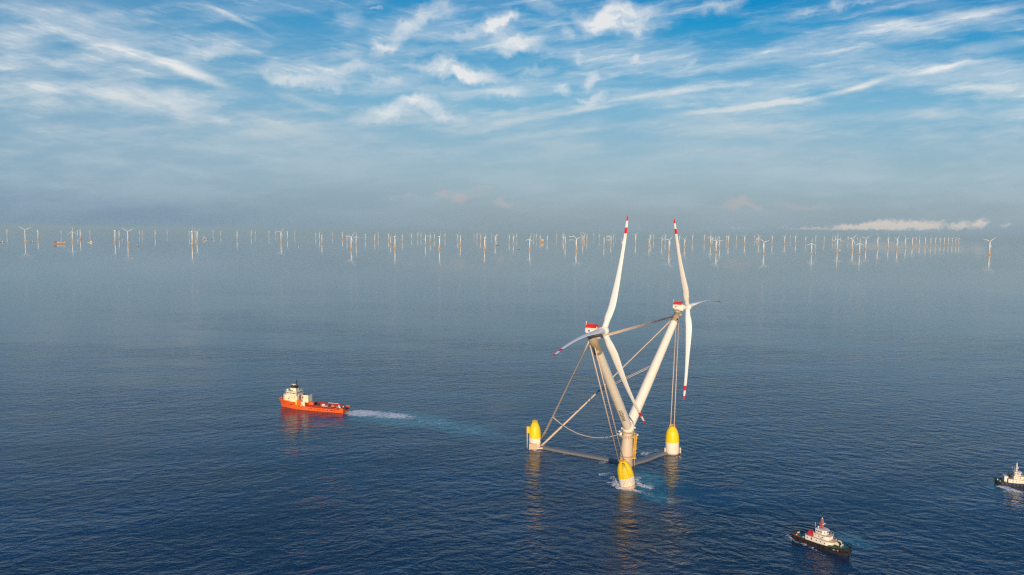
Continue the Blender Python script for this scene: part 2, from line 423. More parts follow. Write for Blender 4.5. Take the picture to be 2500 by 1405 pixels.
def water_material():
    mt = bpy.data.materials.new('sea_water'); mt.use_nodes = True
    N = NT(mt.node_tree)
    out = N.n('ShaderNodeOutputMaterial'); b = N.n('ShaderNodeBsdfPrincipled')
    pos = N.n('ShaderNodeNewGeometry').outputs['Position']
    big = N.noise(N.tmap(pos, (0, 0, 0), math.radians(-12), (900, 260, 1)), 1.0, 3, 0.5)
    mid = N.noise(N.tmap(pos, (395, -170, 0), math.radians(15), (150, 60, 1)), 1.0, 3, 0.5)
    sp = N.n('ShaderNodeSeparateXYZ'); N.link(pos, sp.inputs[0])
    dist = N.vm('LENGTH', pos)
    warp = N.vm('SUBTRACT', N.noise(pos, 1 / 45.0, 2, 0.5, color=True), (.5, .5, .5))
    pw = N.vm('ADD', pos, N.scale(warp, 10.0))
    leftness = N.rng(N.m('DIVIDE', sp.outputs[0], N.m('MAXIMUM', sp.outputs[1], 50.0)), -0.25, 0.35, 1.0, 0.0)
    a = N.noise(N.tmap(pw, (0, 0, 0), math.radians(30), (26, 9.5, 1)), 1.0, 2, 0.5)
    c = N.noise(N.tmap(pw, (31, 7, 0), math.radians(-24), (24, 9, 1)), 1.0, 2, 0.5)
    d = N.noise(N.tmap(pw, (11, 70, 0), math.radians(6), (9, 4.2, 1)), 1.0, 3, 0.6)
    e = N.noise(N.tmap(pos, (1, 3, 0), math.radians(-8), (3.4, 1.7, 1)), 1.0, 3, 0.6)
    sw = N.noise(N.tmap(pos, (9, 4, 0), math.radians(12), (160, 42, 1)), 1.0, 2, 0.5)
    amp = N.m('ADD', N.rng(big, 0.38, 0.62, 0.50, 1.15), N.rng(mid, 0.3, 0.7, -0.25, 0.25))
    h = N.total([N.m('MULTIPLY', a, N.rng(leftness, 0, 1, 1.1, 1.9)), N.m('MULTIPLY', c, N.rng(leftness, 0, 1, 2.5, 1.0)),
                 N.m('MULTIPLY', d, 1.25), N.m('MULTIPLY', e, 0.36), N.m('MULTIPLY', sw, 2.4)])
    # rings and bow waves thrown off by the platform and the tugs
    def rings(px, lam, r0, r1, A):
        p = at(*px)
        q = N.vm('SUBTRACT', pw, tuple(p))
        r = N.vm('LENGTH', q)
        s = N.m('SINE', N.m('MULTIPLY', r, 2 * math.pi / lam))
        env = N.m('MULTIPLY', N.rng(r, r1, r0), N.rng(r, r0 * .25, r0 * .6))
        return N.m('MULTIPLY', N.m('MULTIPLY', s, env), A)
    h = N.total([h, rings((1641, 1105), 9.0, 14, 95, 0.16), rings((1534, 1150), 8.0, 16, 80, 0.10), rings((1955, 1308), 5.5, 12, 46, 0.16),
                 rings((2470, 1190), 6.0, 16, 55, 0.12), rings((1306, 1092), 8.0, 12, 50, 0.10)])
    # slick patch in the lee of the platform
    calm = N.m('MULTIPLY', N.blob(pw, tuple(at(1690, 1205)), math.radians(-20), (60, 34, 1), 0.2), 0.72)
    calm = N.m('MAXIMUM', calm, N.m('MULTIPLY', N.blob(pw, tuple(at(775, 1190)), math.radians(10), (130, 95, 1), 0.3), 0.5))
    amp = N.m('MULTIPLY', amp, N.m('SUBTRACT', 1.0, calm))
    amp = N.m('MULTIPLY', amp, N.m('MULTIPLY', N.m('MULTIPLY', N.rng(dist, 420.0, 760.0, 1.35, 0.9), N.rng(dist, 900.0, 2000.0, 1.0, 0.5)), N.rng(N.m('ADD', dist, N.m('MULTIPLY', N.m('SUBTRACT', big, .5), 2600.0)), 2300.0, 3700.0, 1.0, 0.05)))      # fresher breeze over the nearest water
    bump = N.n('ShaderNodeBump')
    bump.inputs['Strength'].default_value = 1.0
    N.link(N.m('MULTIPLY', amp, WAVE), bump.inputs['Distance'])
    N.link(h, bump.inputs['Height'])
    N.link(bump.outputs[0], b.inputs['Normal'])
    foam, teal = foam_segments()
    fw = N.vm('SUBTRACT', N.noise(pos, 0.16, 4, 0.65, color=True), (.5, .5, .5))
    pf = N.vm('ADD', pos, N.vm('MULTIPLY', fw, (9, 12, 0)))
    def seg(lst, v, grow=1.0, soft=0.0):
        return N.patches(v, [(tuple((p + q) / 2), math.atan2((q - p).y, (q - p).x), ((q - p).length / 2 * 1.1 + hw * .6, hw * 1.9 * grow, 1000), soft, I)
                             for p, q, hw, I in lst])
    l1 = N.noise(N.tmap(pf, (0, 0, 0), math.radians(10), (1.5, 1, 1)), 0.42, 6, 0.72, 1.0)
    fm = seg(foam, pf, 1.1, 0.35)
    l2 = N.noise(N.tmap(pos, (7, 3, 0), math.radians(-20), (1.4, 1, 1)), 0.9, 3, 0.6)
    lc = N.rng(N.m('ADD', N.m('MULTIPLY', l1, .7), N.m('MULTIPLY', l2, .3)), 0.38, 0.62, smooth=False)
    thr = N.m('SUBTRACT', 1.0, N.m('MULTIPLY', N.m('MINIMUM', fm, 1.2), 0.68))
    fmask = N.rng(N.m('SUBTRACT', lc, thr), 0.0, 0.20)
    fmask = N.m('MULTIPLY', fmask, N.rng(fm, 0.02, 0.2))
    streakn = N.noise(N.tmap(pf, (0, 0, 0), math.radians(-8), (9, 3, 1)), 1.0, 4, 0.6)
    tm = N.m('MULTIPLY', N.m('MINIMUM', seg(teal, pf, 1.15, 0.2), 1.0), N.rng(streakn, .34, .66, .12, 1.0))
    deep = N.mix(N.rng(mid, .3, .7), DEEP0 + (1,), DEEP1 + (1,))
    col = N.mix(N.m('MULTIPLY', tm, 0.9), deep, (.03, .26, .31, 1))
    col = N.mix(N.m('MULTIPLY', fmask, .9), col, (.95, .93, .84, 1))
    N.link(col, b.inputs['Base Color'])
    N.link(N.m('ADD', N.m('MULTIPLY', fmask, .6), 0.04), b.inputs['Roughness'])
    b.inputs['IOR'].default_value = 1.333
    b.inputs['Specular IOR Level'].default_value = 0.5
    N.link(b.outputs[0], out.inputs[0])
    return mt
WAVE = 0.45
DEEP0, DEEP1 = (.0003, .014, .040), (.0005, .034, .094)
M['water'] = water_material()
FAR = 95000.0
xs = [-70000, -20000, -6000, -2000, -700, 0, 700, 2000, 6000, 20000, 70000]
ys = [-3000, 0, 300, 700, 1200, 2000, 4000, 8000, 20000, 45000, FAR]
sea = MB()
sea.add([(x, y, 0) for y in ys for x in xs],
        [(j * len(xs) + i, j * len(xs) + i + 1, (j + 1) * len(xs) + i + 1, (j + 1) * len(xs) + i) for j in range(len(ys) - 1) for i in range(len(xs) - 1)])
tag(sea.build('sea', M['water']), kind='structure')

# ------------------------------------------------------------------ haze
def haze():
    mt = bpy.data.materials.new('sea_haze'); mt.use_nodes = True
    N = NT(mt.node_tree)
    out = N.n('ShaderNodeOutputMaterial'); v = N.n('ShaderNodeVolumePrincipled')
    v.inputs['Color'].default_value = HAZE_COL + (1,)
    v.inputs['Density'].default_value = HAZE_D
    v.inputs['Anisotropy'].default_value = 0.0
    v.inputs['Density Attribute'].default_value = ''
    N.link(v.outputs[0], out.inputs['Volume'])
    mt.cycles.homogeneous_volume = True
    o = MB().box((0, (FAR - 3000) / 2, 123.0), (141000, FAR + 3000 + 1000, 252.0)).build('haze', mt)
    tag(o, kind='stuff')
HAZE_D, HAZE_COL = 3.8e-5, (.60, .85, .92)
haze()
# ------------------------------------------------------------------ twin-rotor floating wind turbine
FLB = at(1527, 1138)
plat = empty('floating_wind_turbine', FLB, 0, 'giant white floating wind turbine, two rotors on a leaning V of towers over yellow floats', 'wind turbine')
XI = Matrix.Translation(-FLB)
def pb(mb, name, mats, parent=plat): return mb.build(name, mats, parent, XI)

AX_AZ, AX_TILT, CONE = math.radians(120.8), math.radians(5.3), math.radians(4.0)
axis = Vector((math.sin(AX_AZ) * math.cos(AX_TILT), math.cos(AX_AZ) * math.cos(AX_TILT), math.sin(AX_TILT)))
vdir = Vector((0, 0, 1)).cross(axis).normalized()
udir = axis.cross(vdir)
hubL, hubR = dep(1475, 809, 511), dep(1679, 750, 677)
topL, topR = dep(1444.5, 819, 516), dep(1654, 767, 683)
apex = dep(1533.6, 1046, FLB.y)

def lerp(a, b, t): return a + (b - a) * t
def blade_mesh(sense):
    """blade along +Z, chord along X (trailing edge +X), flap bend along Y"""
    b = MB(); Lb = 91.2
    tab = [(0.0, 4.3, 1.0), (.03, 4.3, 1.0), (.07, 4.6, .85), (.12, 5.7, .55), (.18, 5.9, .38), (.25, 5.75, .31), (.35, 4.9, .26), (.5, 3.65, .23), (.65, 2.85, .21),
           (.8, 2.45, .19), (.9, 1.95, .18), (.955, 1.6, .17), (.985, 1.1, .17), (1.0, .35, .17)]
    def prof(s):
        for (s0, c0, t0), (s1, c1, t1) in zip(tab, tab[1:]):
            if s <= s1:
                k = (s - s0) / (s1 - s0); return c0 + (c1 - c0) * k, t0 + (t1 - t0) * k
        return tab[-1][1:]
    ss = sorted(set([k / 30 for k in range(31)] + [.03, .07, .12, .843, .895, .953, .985]))
    R, ms = [], []
    for s in ss:
        c, t = prof(s)
        off = .5 - .36 * min(1, max(0, (s - .05) / .12)) * 1.0
        off = lerp(.5, .30, min(1, max(0, (s - .05) / .15)))
        tw = -math.radians(10) * (1 - s) ** 2
        ring = []
        for i in range(18):
            a = 2 * math.pi * i / 18
            ux = .5 * math.cos(a) * c + (.5 - off) * c
            th = .5 * math.sin(a) * c * t * (1.0 if t > .8 else (1.15 - .35 * math.cos(a)))
            x, y = ux * math.cos(tw) - th * math.sin(tw), ux * math.sin(tw) + th * math.cos(tw)
            ring.append((x, y - sense * 4 * 3.4 * (s - s * s), 1.5 + s * (Lb - 1.5)))
        R.append(ring)
    for s0, s1 in zip(ss, ss[1:]):
        m = (s0 + s1) / 2
        ms.append(1 if (m > .953 or .843 < m < .895) else 0)
    b.rings(R, ms=ms)
    return b
def frame(o, x, y, z):
    return Matrix.Translation(o) @ Matrix((x, y, z)).transposed().to_4x4()
def rotor(hub, t0, sense):
    F = frame(hub, vdir, udir, axis)                                   # local z along the shaft
    h = MB().lathe([(1.9, -5.2), (2.5, -3.4), (2.9, -2.6), (3.0, 1.2), (2.7, 2.3), (1.9, 3.1), (.6, 3.5)], n=24)
    ho = h.build('rotor_hub', M['blade'], plat, XI @ F)
    for k in range(3):
        t = t0 + k * 2 * math.pi / 3
        d = (udir * math.cos(t) + vdir * math.sin(t)); et = (vdir * math.cos(t) - udir * math.sin(t))
        dz = (d * math.cos(CONE) + axis * math.sin(CONE)); ax = (axis * math.cos(CONE) - d * math.sin(CONE))
        bl = blade_mesh(sense).build('blade', [M['blade'], M['red']], ho, XI @ frame(hub, ax, et, dz))
        col = MB().lathe([(2.25, 1.4), (2.6, 1.6), (2.6, 2.5), (2.25, 2.7)], n=20).build('root_collar', M['cream'], ho, XI @ frame(hub, ax, et, dz))
rotor(hubL, math.radians(26.8), -1)
rotor(hubR, math.radians(-28.2), 1)

def nacelle(hub, top):
    fwd = Vector((axis.x, axis.y, 0)).normalized(); left = Vector((0, 0, 1)).cross(fwd)
    F = frame(hub, fwd, left, Vector((0, 0, 1)))
    b = MB()
    def sec(x, w, z0, z1, cut=.6):
        return [(x, -w, z0 + cut), (x, -w + cut, z0), (x, w - cut, z0), (x, w, z0 + cut), (x, w, z1 - cut), (x, w - cut, z1), (x, -w + cut, z1), (x, -w, z1 - cut)]
    b.rings([sec(-13.9, 2.0, -1.0, 1.2), sec(-13.2, 2.7, -2.0, 1.7), sec(-10.8, 3.0, -3.0, 1.9), sec(-7.2, 3.0, -3.0, 1.8), sec(-7.15, 3.0, -3.8, 1.8), sec(-3.9, 2.8, -3.8, 1.6), sec(-3.4, 2.4, -2.6, 1.4)], smooth=False)
    no = b.build('nacelle', M['white'], plat, XI @ F)
    # red service basket on the roof
    r = MB(); z0 = 1.9
    r.box((-9.3, 0, z0 + .12), (7.0, 5.8, .2))
    for s in (-1, 1):
        r.box((-9.3, s * 2.85, z0 + 1.05), (7.2, .16, 1.5))
        r.box((-9.3, s * 2.85, z0 + 2.5), (7.2, .16, .2))
    for x in (-12.8, -5.8):
        r.box((x, 0, z0 + 1.05), (.16, 5.5, 1.5)); r.box((x, 0, z0 + 2.5), (.16, 5.5, .2))
    for i in range(7):
        for s in (-1, 1): r.box((-12.7 + i * 1.13, s * 2.85, z0 + 2.1), (.16, .15, .6))
    bo = r.build('roof_basket', M['red'], no, XI @ F)
    c = MB().box((-8.6, 0, z0 + .95), (4.0, 3.2, 1.4))
    c.build('cooler', M['deckred'], no, XI @ F)
    MB().tube([(-12.6, -2.5, z0 + .3), (-12.6, -2.5, z0 + 4.0)], .2, 8).ball((-12.6, -2.5, z0 + 4.1), .38, 8).build('wind_vane', M['white'], no, XI @ F)
    MB().tube([(-4.9, -1.6, 1.5), (-4.9, -1.6, 2.9)], .4, 8).build('vent', M['cream'], no, XI @ F)
    e = MB(); e.rings([[(-10.2 + .7 * math.cos(q * math.pi / 8), -3.0 - d, -.2 + .75 * math.sin(q * math.pi / 8)) for q in range(16)] for d in (0.0, .03)], smooth=False)
    e.build('emblem', M['blue'], no, XI @ F)
    # yaw neck between tower and nacelle
    q = MB().lathe([(3.3, -1.6), (3.45, -1.2), (3.45, .2), (2.7, .7), (2.6, 3.6)], tuple(top), 28)
    for k in range(16):
        a = 2 * math.pi * k / 16
        q.box((top.x + 3.5 * math.cos(a), top.y + 3.5 * math.sin(a), top.z - .4), (.5, .5, 1.7), Matrix.Rotation(a, 3, 'Z'))
    q.build('yaw_bearing', M['tan'], no, XI)
nacelle(hubL, topL); nacelle(hubR, topR)

def tower(top, band, dr):
    b = MB(); n = 30
    ts = [0, band * .5, band, band + .002] + [band + (1 - band) * k / n for k in range(1, n + 1)]
    pts = [lerp(top, apex, t) for t in ts]
    ms = [1 if (ts[k] + ts[k + 1]) / 2 < band else 0 for k in range(len(ts) - 1)]
    b.tube(pts, [3.15 + dr * min(1, t * 1.6) for t in ts], 36, ms=ms)
    return pb(b, 'tower', [M['white'], M['champagne']])
twL = tower(topL, .155, .65); twR = tower(topR, .085, 1.1)  # near tower's dark band runs on past its primer to paint a shadow
# lettering running down the tower that leans towards the camera
def tower_text(txt, top, frac, size, side_deg, parent):
    w = (apex - top).normalized()
    P = lerp(top, apex, frac)
    toc = (Vector((0, 0, CAMH)) - P); toc = (toc - w * toc.dot(w)).normalized()
    right = toc.cross(w).normalized()
    if (CAMR.transposed() @ right).x < 0: right = -right
    cu = bpy.data.curves.new('lettering', 'FONT'); cu.body = txt; cu.size = size; cu.align_x = 'CENTER'; cu.align_y = 'CENTER'; cu.space_character = 1.12
    cu.offset = .10
    to = bpy.data.objects.new('lettering', cu); COL.objects.link(to)
    me = bpy.data.meshes.new_from_object(to.evaluated_get(bpy.context.evaluated_depsgraph_get()))
    COL.objects.unlink(to); bpy.data.objects.remove(to)
    me.name = 'lettering'
    bm = bmesh.new(); bm.from_mesh(me)
    bmesh.ops.subdivide_edges(bm, edges=[e for e in bm.edges if e.calc_length() > .8], cuts=2)
    rad = 3.15 + (.65 if top is topL else 1.1) * min(1, frac * 1.6)
    for v in bm.verts:
        u, s = v.co.x, v.co.y
        th = math.radians(side_deg) + s / rad
        q = P + w * u + (toc * math.cos(th) + right * math.sin(th)) * (rad + .09)
        v.co = q - FLB
    bm.to_mesh(me); bm.free()
    me.materials.clear(); me.materials.append(M['ink'])
    o = bpy.data.objects.new('lettering', me); COL.objects.link(o); o.parent = parent
bpy.context.view_layer.update()
tower_text('OCEANX', topL, .80, 3.9, -14, twL)
# hatch and opening in the dark band below the nacelle of the near tower
def on_tower(top, frac, ang, du, dv, m, name, parent, round_=False):
    w = (apex - top).normalized(); P = lerp(top, apex, frac)
    toc = (Vector((0, 0, CAMH)) - P); toc = (toc - w * toc.dot(w)).normalized()
    right = toc.cross(w).normalized()
    if (CAMR.transposed() @ right).x < 0: right = -right
    rad = 3.15 + (.65 if top is topL else 1.1) * min(1, frac * 1.6) + .05
    b = MB(); poly = []
    for i in range(20):
        a = 2 * math.pi * i / 20
        cx, sx = math.cos(a), math.sin(a)
        if not round_:
            k = 1 / max(abs(cx), abs(sx)); cx *= k; sx *= k
        th = math.radians(ang) + dv * sx / rad
        poly.append((w * (du * cx), th))
    rings = [[P + q + (toc * math.cos(th) + right * math.sin(th)) * (rad + d) for q, th in poly] for d in (0, .12)]
    b.rings(rings, smooth=False); b.build(name, m, parent, XI)
on_tower(topL, .085, -24, .9, .9, M['dark'], 'opening', twL); on_tower(topL, .118, -14, 1.2, 1.5, M['cream'], 'cable_saddle', twL, True)
on_tower(topL, .142, -34, 1.1, .8, M['dark'], 'opening', twL)
on_tower(topR, .062, 30, .9, .7, M['dark'], 'opening', twR)

# central column, joint, ring platform, ladder
ax_c = (apex - FLB)
def colp(z): return FLB + ax_c * (z / apex.z)
def collathe(prof, n=36, ms=None):
    b = MB(); R = []
    for r, z in prof:
        c = colp(z); R.append([(c.x + r * math.cos(2 * math.pi * i / n), c.y + r * math.sin(2 * math.pi * i / n), c.z) for i in range(n)])
    b.rings(R, ms=ms); return b
pb(collathe([(4.2, apex.z - 3.0), (4.9, apex.z - 1.2), (5.2, apex.z + 1.5), (4.7, apex.z + 3.6), (3.0, apex.z + 5.2)]), 'tower_joint', M['white'])
zr = apex.z - 6.2
cprof = [(6.0, -6), (5.9, 0), (5.7, 4), (5.45, 8.6), (5.4, 8.7), (5.4, 9.3), (5.4, 9.4), (4.6, zr - 4), (4.2, zr), (4.1, zr + 3.3)]
colo = pb(collathe(cprof, ms=[1, 1, 1, 1, 2, 2, 0, 0, 0]), 'column', [M['column'], M['tan'], M['rust']])
pb(collathe([(4.3, apex.z - 3.4), (4.75, apex.z - 3.35), (4.75, apex.z - 2.9), (4.3, apex.z - 2.85)]), 'flange', M['champagne'])
rp = MB(); c = colp(zr)
def ringtube(b, c, R, r, n=40, m=0):
    pts = [(c.x + R * math.cos(2 * math.pi * i / n), c.y + R * math.sin(2 * math.pi * i / n), c.z) for i in range(n + 1)]
    b.tube(pts, r, 8, m)
for dz, R in ((0, 7.0), (1.2, 7.0), (0, 5.4)): ringtube(rp, c + Vector((0, 0, dz)), R, .28 if dz == 0 else .13)
for k in range(16):
    a = 2 * math.pi * k / 16; dx, dy = math.cos(a), math.sin(a)
    rp.tube([(c.x + 4.2 * dx, c.y + 4.2 * dy, c.z - 1.8), (c.x + 7 * dx, c.y + 7 * dy, c.z)], .2, 6)
    rp.tube([(c.x + 7 * dx, c.y + 7 * dy, c.z), (c.x + 7 * dx, c.y + 7 * dy, c.z + 1.25)], .13, 6)
    rp.tube([(c.x + 5.2 * dx, c.y + 5.2 * dy, c.z), (c.x + 7 * dx, c.y + 7 * dy, c.z)], .22, 6)
rpo = pb(rp, 'ring_platform', M['column'])
for k, (a, dz, rr) in enumerate(((185, 3.6, 7.2), (165, .6, 8.4), (350, 1.0, 8.2), (200, 6.6, 5.8), (340, 7.2, 6.0), (20, 6.0, 6.2))):
    a = math.radians(a)
    p = c + Vector((rr * math.cos(a), rr * math.sin(a), dz))
    pb(MB().ball(p, .75, 10).tube([p, c + Vector((5 * math.cos(a), 5 * math.sin(a), dz - 1.0))], .2, 6), 'lamp', M['house'], rpo)
pb(MB().box(c + Vector((-6.2, -2.2, 1.9)), (1.8, 1.5, 2.2)), 'cabinet', M['house'], rpo)
rp2 = MB(); c2 = colp(apex.z - 2.2); ringtube(rp2, c2, 6.0, .16); ringtube(rp2, c2 + Vector((0, 0, -1.1)), 6.0, .2)
for k in range(12):
    a = 2 * math.pi * k / 12
    rp2.tube([(c2.x + 4.6 * math.cos(a), c2.y + 4.6 * math.sin(a), c2.z - 1.4), (c2.x + 6 * math.cos(a), c2.y + 6 * math.sin(a), c2.z - 1.1), (c2.x + 6 * math.cos(a), c2.y + 6 * math.sin(a), c2.z)], .12, 6)
pb(rp2, 'upper_ring', M['column'])
ld = MB()
def lad(z, ox=0.0, oy=0.0):
    q = colp(z); return Vector((q.x + 6.4 + ox, q.y - 1.0 + oy, z))
zb, zt = 6.5, zr + 1.5
for ox in (-.9, .9):
    for oy in (-.8, .8): ld.tube([lad(zb, ox, oy), lad(zt, ox, oy)], .26, 8)
z = zb; k = 0
while z < zt - 1.5:
    for oy in (-.8, .8): ld.tube([lad(z, -.9, oy), lad(z + 1.5, .9, oy)], .13, 6); ld.tube([lad(z + 1.5, -.9, oy), lad(z + 1.5, .9, oy)], .13, 6)
    ld.tube([lad(z, .9, -.8), lad(z + 1.5, .9, .8)], .13, 6)
    z += 1.5
for zz, sx in ((zb + .6, 3.4), (zb + 5.2, 3.2), (zb + 8.5, 3.0), (zt - 3, 3.2), (zt - .6, 4.0)):
    ld.box(lad(zz), (sx, 2.6, .3)); 
    for ox in (-1.4, 1.4): ld.tube([lad(zz, ox, -1.2), lad(zz + 1.3, ox, -1.2)], .1, 6)
    ld.tube([lad(zz + 1.3, -1.4, -1.2), lad(zz + 1.3, 1.4, -1.2)], .1, 6)
ldo = pb(ld, 'ladder_tower', M['ladder'])
pb(MB().tube([lad(zb, .5), lad(-1, .9)], .18, 6), 'ladder_foot', M['column'], ldo)

# pontoon arms awash
def arm(pp, w, ht):
    P = [at(x, y) for x, y in pp]
    Q = []
    for k in range(len(P) - 1):
        p0, p1, p2, p3 = P[max(k - 1, 0)], P[k], P[k + 1], P[min(k + 2, len(P) - 1)]
        for i in range(8):
            t = i / 8
            Q.append(.5 * ((2 * p1) + (p2 - p0) * t + (2 * p0 - 5 * p1 + 4 * p2 - p3) * t * t + (3 * p1 - p0 - 3 * p2 + p3) * t ** 3))
    Q.append(P[-1])
    b = MB(); R = []
    for k, q in enumerate(Q):
        d = (Q[min(k + 1, len(Q) - 1)] - Q[max(k - 1, 0)]).normalized(); s = Vector((d.y, -d.x, 0)); s.normalize()
        t = k / (len(Q) - 1)
        h = ht[0] + (ht[1] - ht[0]) * t; ww = w[0] + (w[1] - w[0]) * t
        R.append([q + s * (ww * sx) + Vector((0, 0, z)) for sx, z in ((-1, -3), (-1.0, h * .35), (-.82, h * .8), (-.4, h), (.4, h), (.82, h * .8), (1.0, h * .35), (1, -3))])
    b.rings(R, smooth=True)
    return pb(b, 'pontoon_arm', M['grey'])
arm([(1322, 1093), (1365, 1101.5), (1410, 1109.5), (1460, 1118.5), (1500, 1126), (1530, 1134)], (3.8, 4.6), (2.0, 1.9))
arm([(1534, 1134), (1556, 1128.5), (1580, 1121.5), (1604, 1112.5), (1632, 1105.5)], (4.8, 3.6), (1.9, 1.8))

# yellow floats
def fl(basepx, toppx, rpx, yb, tb, crown, extra):
    B = at(*basepx); T = dep(toppx[0], toppx[1], B.y)
    ax = (T - B); Lh = ax.length; z = ax.normalized()
    x = Vector((1, 0, 0)); y = z.cross(x).normalized(); x = y.cross(z)
    F = XI @ frame(B, x, y, z); r = rpx * B.y / FPX
    tab = [(-.12, .90, 2), (0, .93, 2), (tb * .6, .95, 2), (tb, .96, 1), (tb + .006, .97, 1), (yb - .004, 1.0, 1), (yb, 1.0, 0), (yb + .12, .99, 0), (yb + .24, .94, 0), (yb + .34, .86, 0),
           (yb + .43, .74, 0), (yb + .50, .60, 0), (yb + .545, .47, 0), (yb + .56, .38, 0)]
    sc = (1 - .03) / (yb + .56)
    sc = .965 / (yb + .56)
    prof = []
    for t, k, m in tab:
        tt = t if t <= yb else yb + (t - yb) * (.965 - yb) / .56
        prof.append((k * r, tt * Lh))
    o = MB().lathe(prof, n=44, ms=[a[2] for a in tab[:-1]]).build('float', [M['yellow'], M['floatwhite'], M['tan']], plat, F)
    cb = MB().lathe([(.40 * r, .955 * Lh), (.42 * r, .96 * Lh), (.42 * r, .975 * Lh), (.34 * r, .98 * Lh)], n=20)
    for k in range(12):
        a = 2 * math.pi * k / 12
        cb.box((.38 * r * math.cos(a), .38 * r * math.sin(a), 1.0 * Lh), (.4, .4, .055 * Lh), Matrix.Rotation(a, 3, 'Z'))
    pts = [(.38 * r * math.cos(2 * math.pi * i / 16), .38 * r * math.sin(2 * math.pi * i / 16), 1.02 * Lh) for i in range(17)]
    cb.tube(pts, .2, 6)
    cb.build('crown', M['ladder'], o, F)
    def rad(t):                                                     # hull radius at the fraction t
        for (a, ka, _), (b_, kb, _) in zip(tab, tab[1:]):
            ta = a if a <= yb else yb + (a - yb) * (.965 - yb) / .56
            tb_ = b_ if b_ <= yb else yb + (b_ - yb) * (.965 - yb) / .56
            if ta <= t <= tb_: return r * (ka + (kb - ka) * (t - ta) / (tb_ - ta + 1e-9))
        return r * .38
    return o, F, r, Lh, rad
foL, FL_, rL, hL, radL = fl((1306, 1094), (1306, 1029), 15.3, .40, .20, True, None)
foR, FR_, rR, hR, radR = fl((1641, 1107), (1641, 1040), 17.2, .43, .04, True, None)
foF, FF_, rF, hF, radF = fl((1533.5, 1188), (1520, 1125), 20.0, .39, .10, True, None)
# dark stay lines fanning over the near float
for k, a in enumerate((-128, -116, -104, -92, -82, -70, -60, -50, -38)):
    pts = []
    for i in range(14):
        t = .955 - (.955 - .10 - .02 * (k % 3)) * i / 13
        aa = math.radians(-105 + (a + 105) * (.35 + .65 * i / 13))
        rr = radF(t) + .09
        pts.append((rr * math.cos(aa), rr * math.sin(aa), t * hF))
    MB().tube(pts, .085, 5).build('stay_line', M['dark'], foF, FF_)
for k, a in enumerate((-78, -66, -54, -44)):
    pts = []
    for i in range(8):
        t = .36 - .36 * i / 7; aa = math.radians(a - 4 * i / 7); rr = radL(t) + .16
        pts.append((rr * math.cos(aa), rr * math.sin(aa), t * hL))
    MB().tube(pts, .22, 6).build('stay_line', M['house'], foL, FL_)
bl = MB()
for dx in (-.7, .7): bl.tube([(-rL - 1.5, dx - 1, -1), (-rL - 1.5, dx - 1, .80 * hL)], .28, 8)
for i in range(12): bl.tube([(-rL - 1.5, -1.7, i * .066 * hL), (-rL - 1.5, -.3, i * .066 * hL)], .14, 6)
bl.build('boat_landing', M['house'], foL, FL_)
MB().box((-rL - .6, -1, .70 * hL), (2.6, 2.2, .24 * hL)).build('landing_cage', M['ladder'], foL, FL_)
MB().box((-.35 * rL, -.86 * rL, .12 * hL), (1.25 * rL, .5 * rL, .22 * hL)).build('skirt_panel', M['tan'], foL, FL_)
MB().box((.6 * rL, -.8 * rL, .05 * hL), (1.2 * rL, .5 * rL, .06 * hL)).build('cable_porch', M['column'], foL, FL_)
for s in (-1, 1): MB().box((s * (rR + .6), -1.2, .12 * hR), (1.2, 2.2, .20 * hR)).build('side_pod', M['column'], foR, FR_)

# stay cables
def cable(pts, r, m='cable', parent=plat, sag=0.0, n=1):
    P = [Vector(p) for p in pts]
    if n > 1 and len(P) == 2:
        P = [lerp(P[0], P[1], i / n) - Vector((0, 0, sag * 4 * (i / n) * (1 - i / n))) for i in range(n + 1)]
    return pb(MB().tube(P, r, 8), 'cable', M[m], parent)
baseL = at(1306, 1094)
aL, aR = lerp(topL, apex, .03), lerp(topR, apex, .03)
tR_link, tL_link = aR + Vector((-3.2, 0, .3)), aL + Vector((3.0, 0, .5))
for dz in (-.55, .55): cable([tL_link + Vector((0, 0, dz)), tR_link + Vector((0, 0, dz))], .52)
cL_end = dep(1322, 1089, baseL.y - 2)
for dx in (-.75, .75): cable([aR + Vector((-3.0, -.6 + dx, -1.0)), cL_end + Vector((dx, dx * .5, 0))], .5, n=16, sag=.6)
lp_end = dep(1321, 1074, baseL.y - 1)
for dx, o in ((-1.1, -1.6), (1.1, .6)): cable([aL + Vector((-3.0, dx, -2.5)), lp_end + Vector((dx, 0, o))], .42, n=12, sag=.5)
Bf = at(1533.5, 1188)
ff_top = dep(1517, 1127, Bf.y)
for dx, o in ((-1.9, (-2.2, -2.4, -4.5)), (1.9, (1.2, -3.0, -6.0))): cable([aL + Vector(o), ff_top + Vector((dx, 0, 0))], .42)
Br = at(1641, 1107)
rt = dep(1641.5, 1041, Br.y)
for dx, o in ((-1.6, (-.6, -3.0, -5.5)), (1.6, (1.8, -2.8, -5.5))): cable([aR + Vector(o), rt + Vector((dx, 0, 0))], .42)
# slack ropes and braces
mid_diag = lerp(aR + Vector((-3, -.6, -1)), cL_end, .585)
rb = lerp(topR, apex, .49)
for dz in (-.7, .7): cable([rb + Vector((-3.6, .8, dz)), mid_diag + Vector((0, 0, dz))], .34, 'thin')
cable([mid_diag, mid_diag + Vector((6.5, -6, -11)), mid_diag + Vector((11.0, -10, -22))], .13, 'thin')
pl_ = lerp(aL + Vector((-3, 0, -2.5)), lp_end, .72)
cable([pl_, c + Vector((-7, 0, 1.0))], .34, 'thin', sag=9.0, n=24)
cable([pl_ + Vector((0, .6, .9)), lerp(pl_, c + Vector((-7, 0, 1.0)), .40) + Vector((0, 0, -8.6))], .24, 'thin', sag=2.0, n=12)
cable([pl_, lerp(aR, cL_end, .72)], .16, 'thin', sag=1.6, n=10)
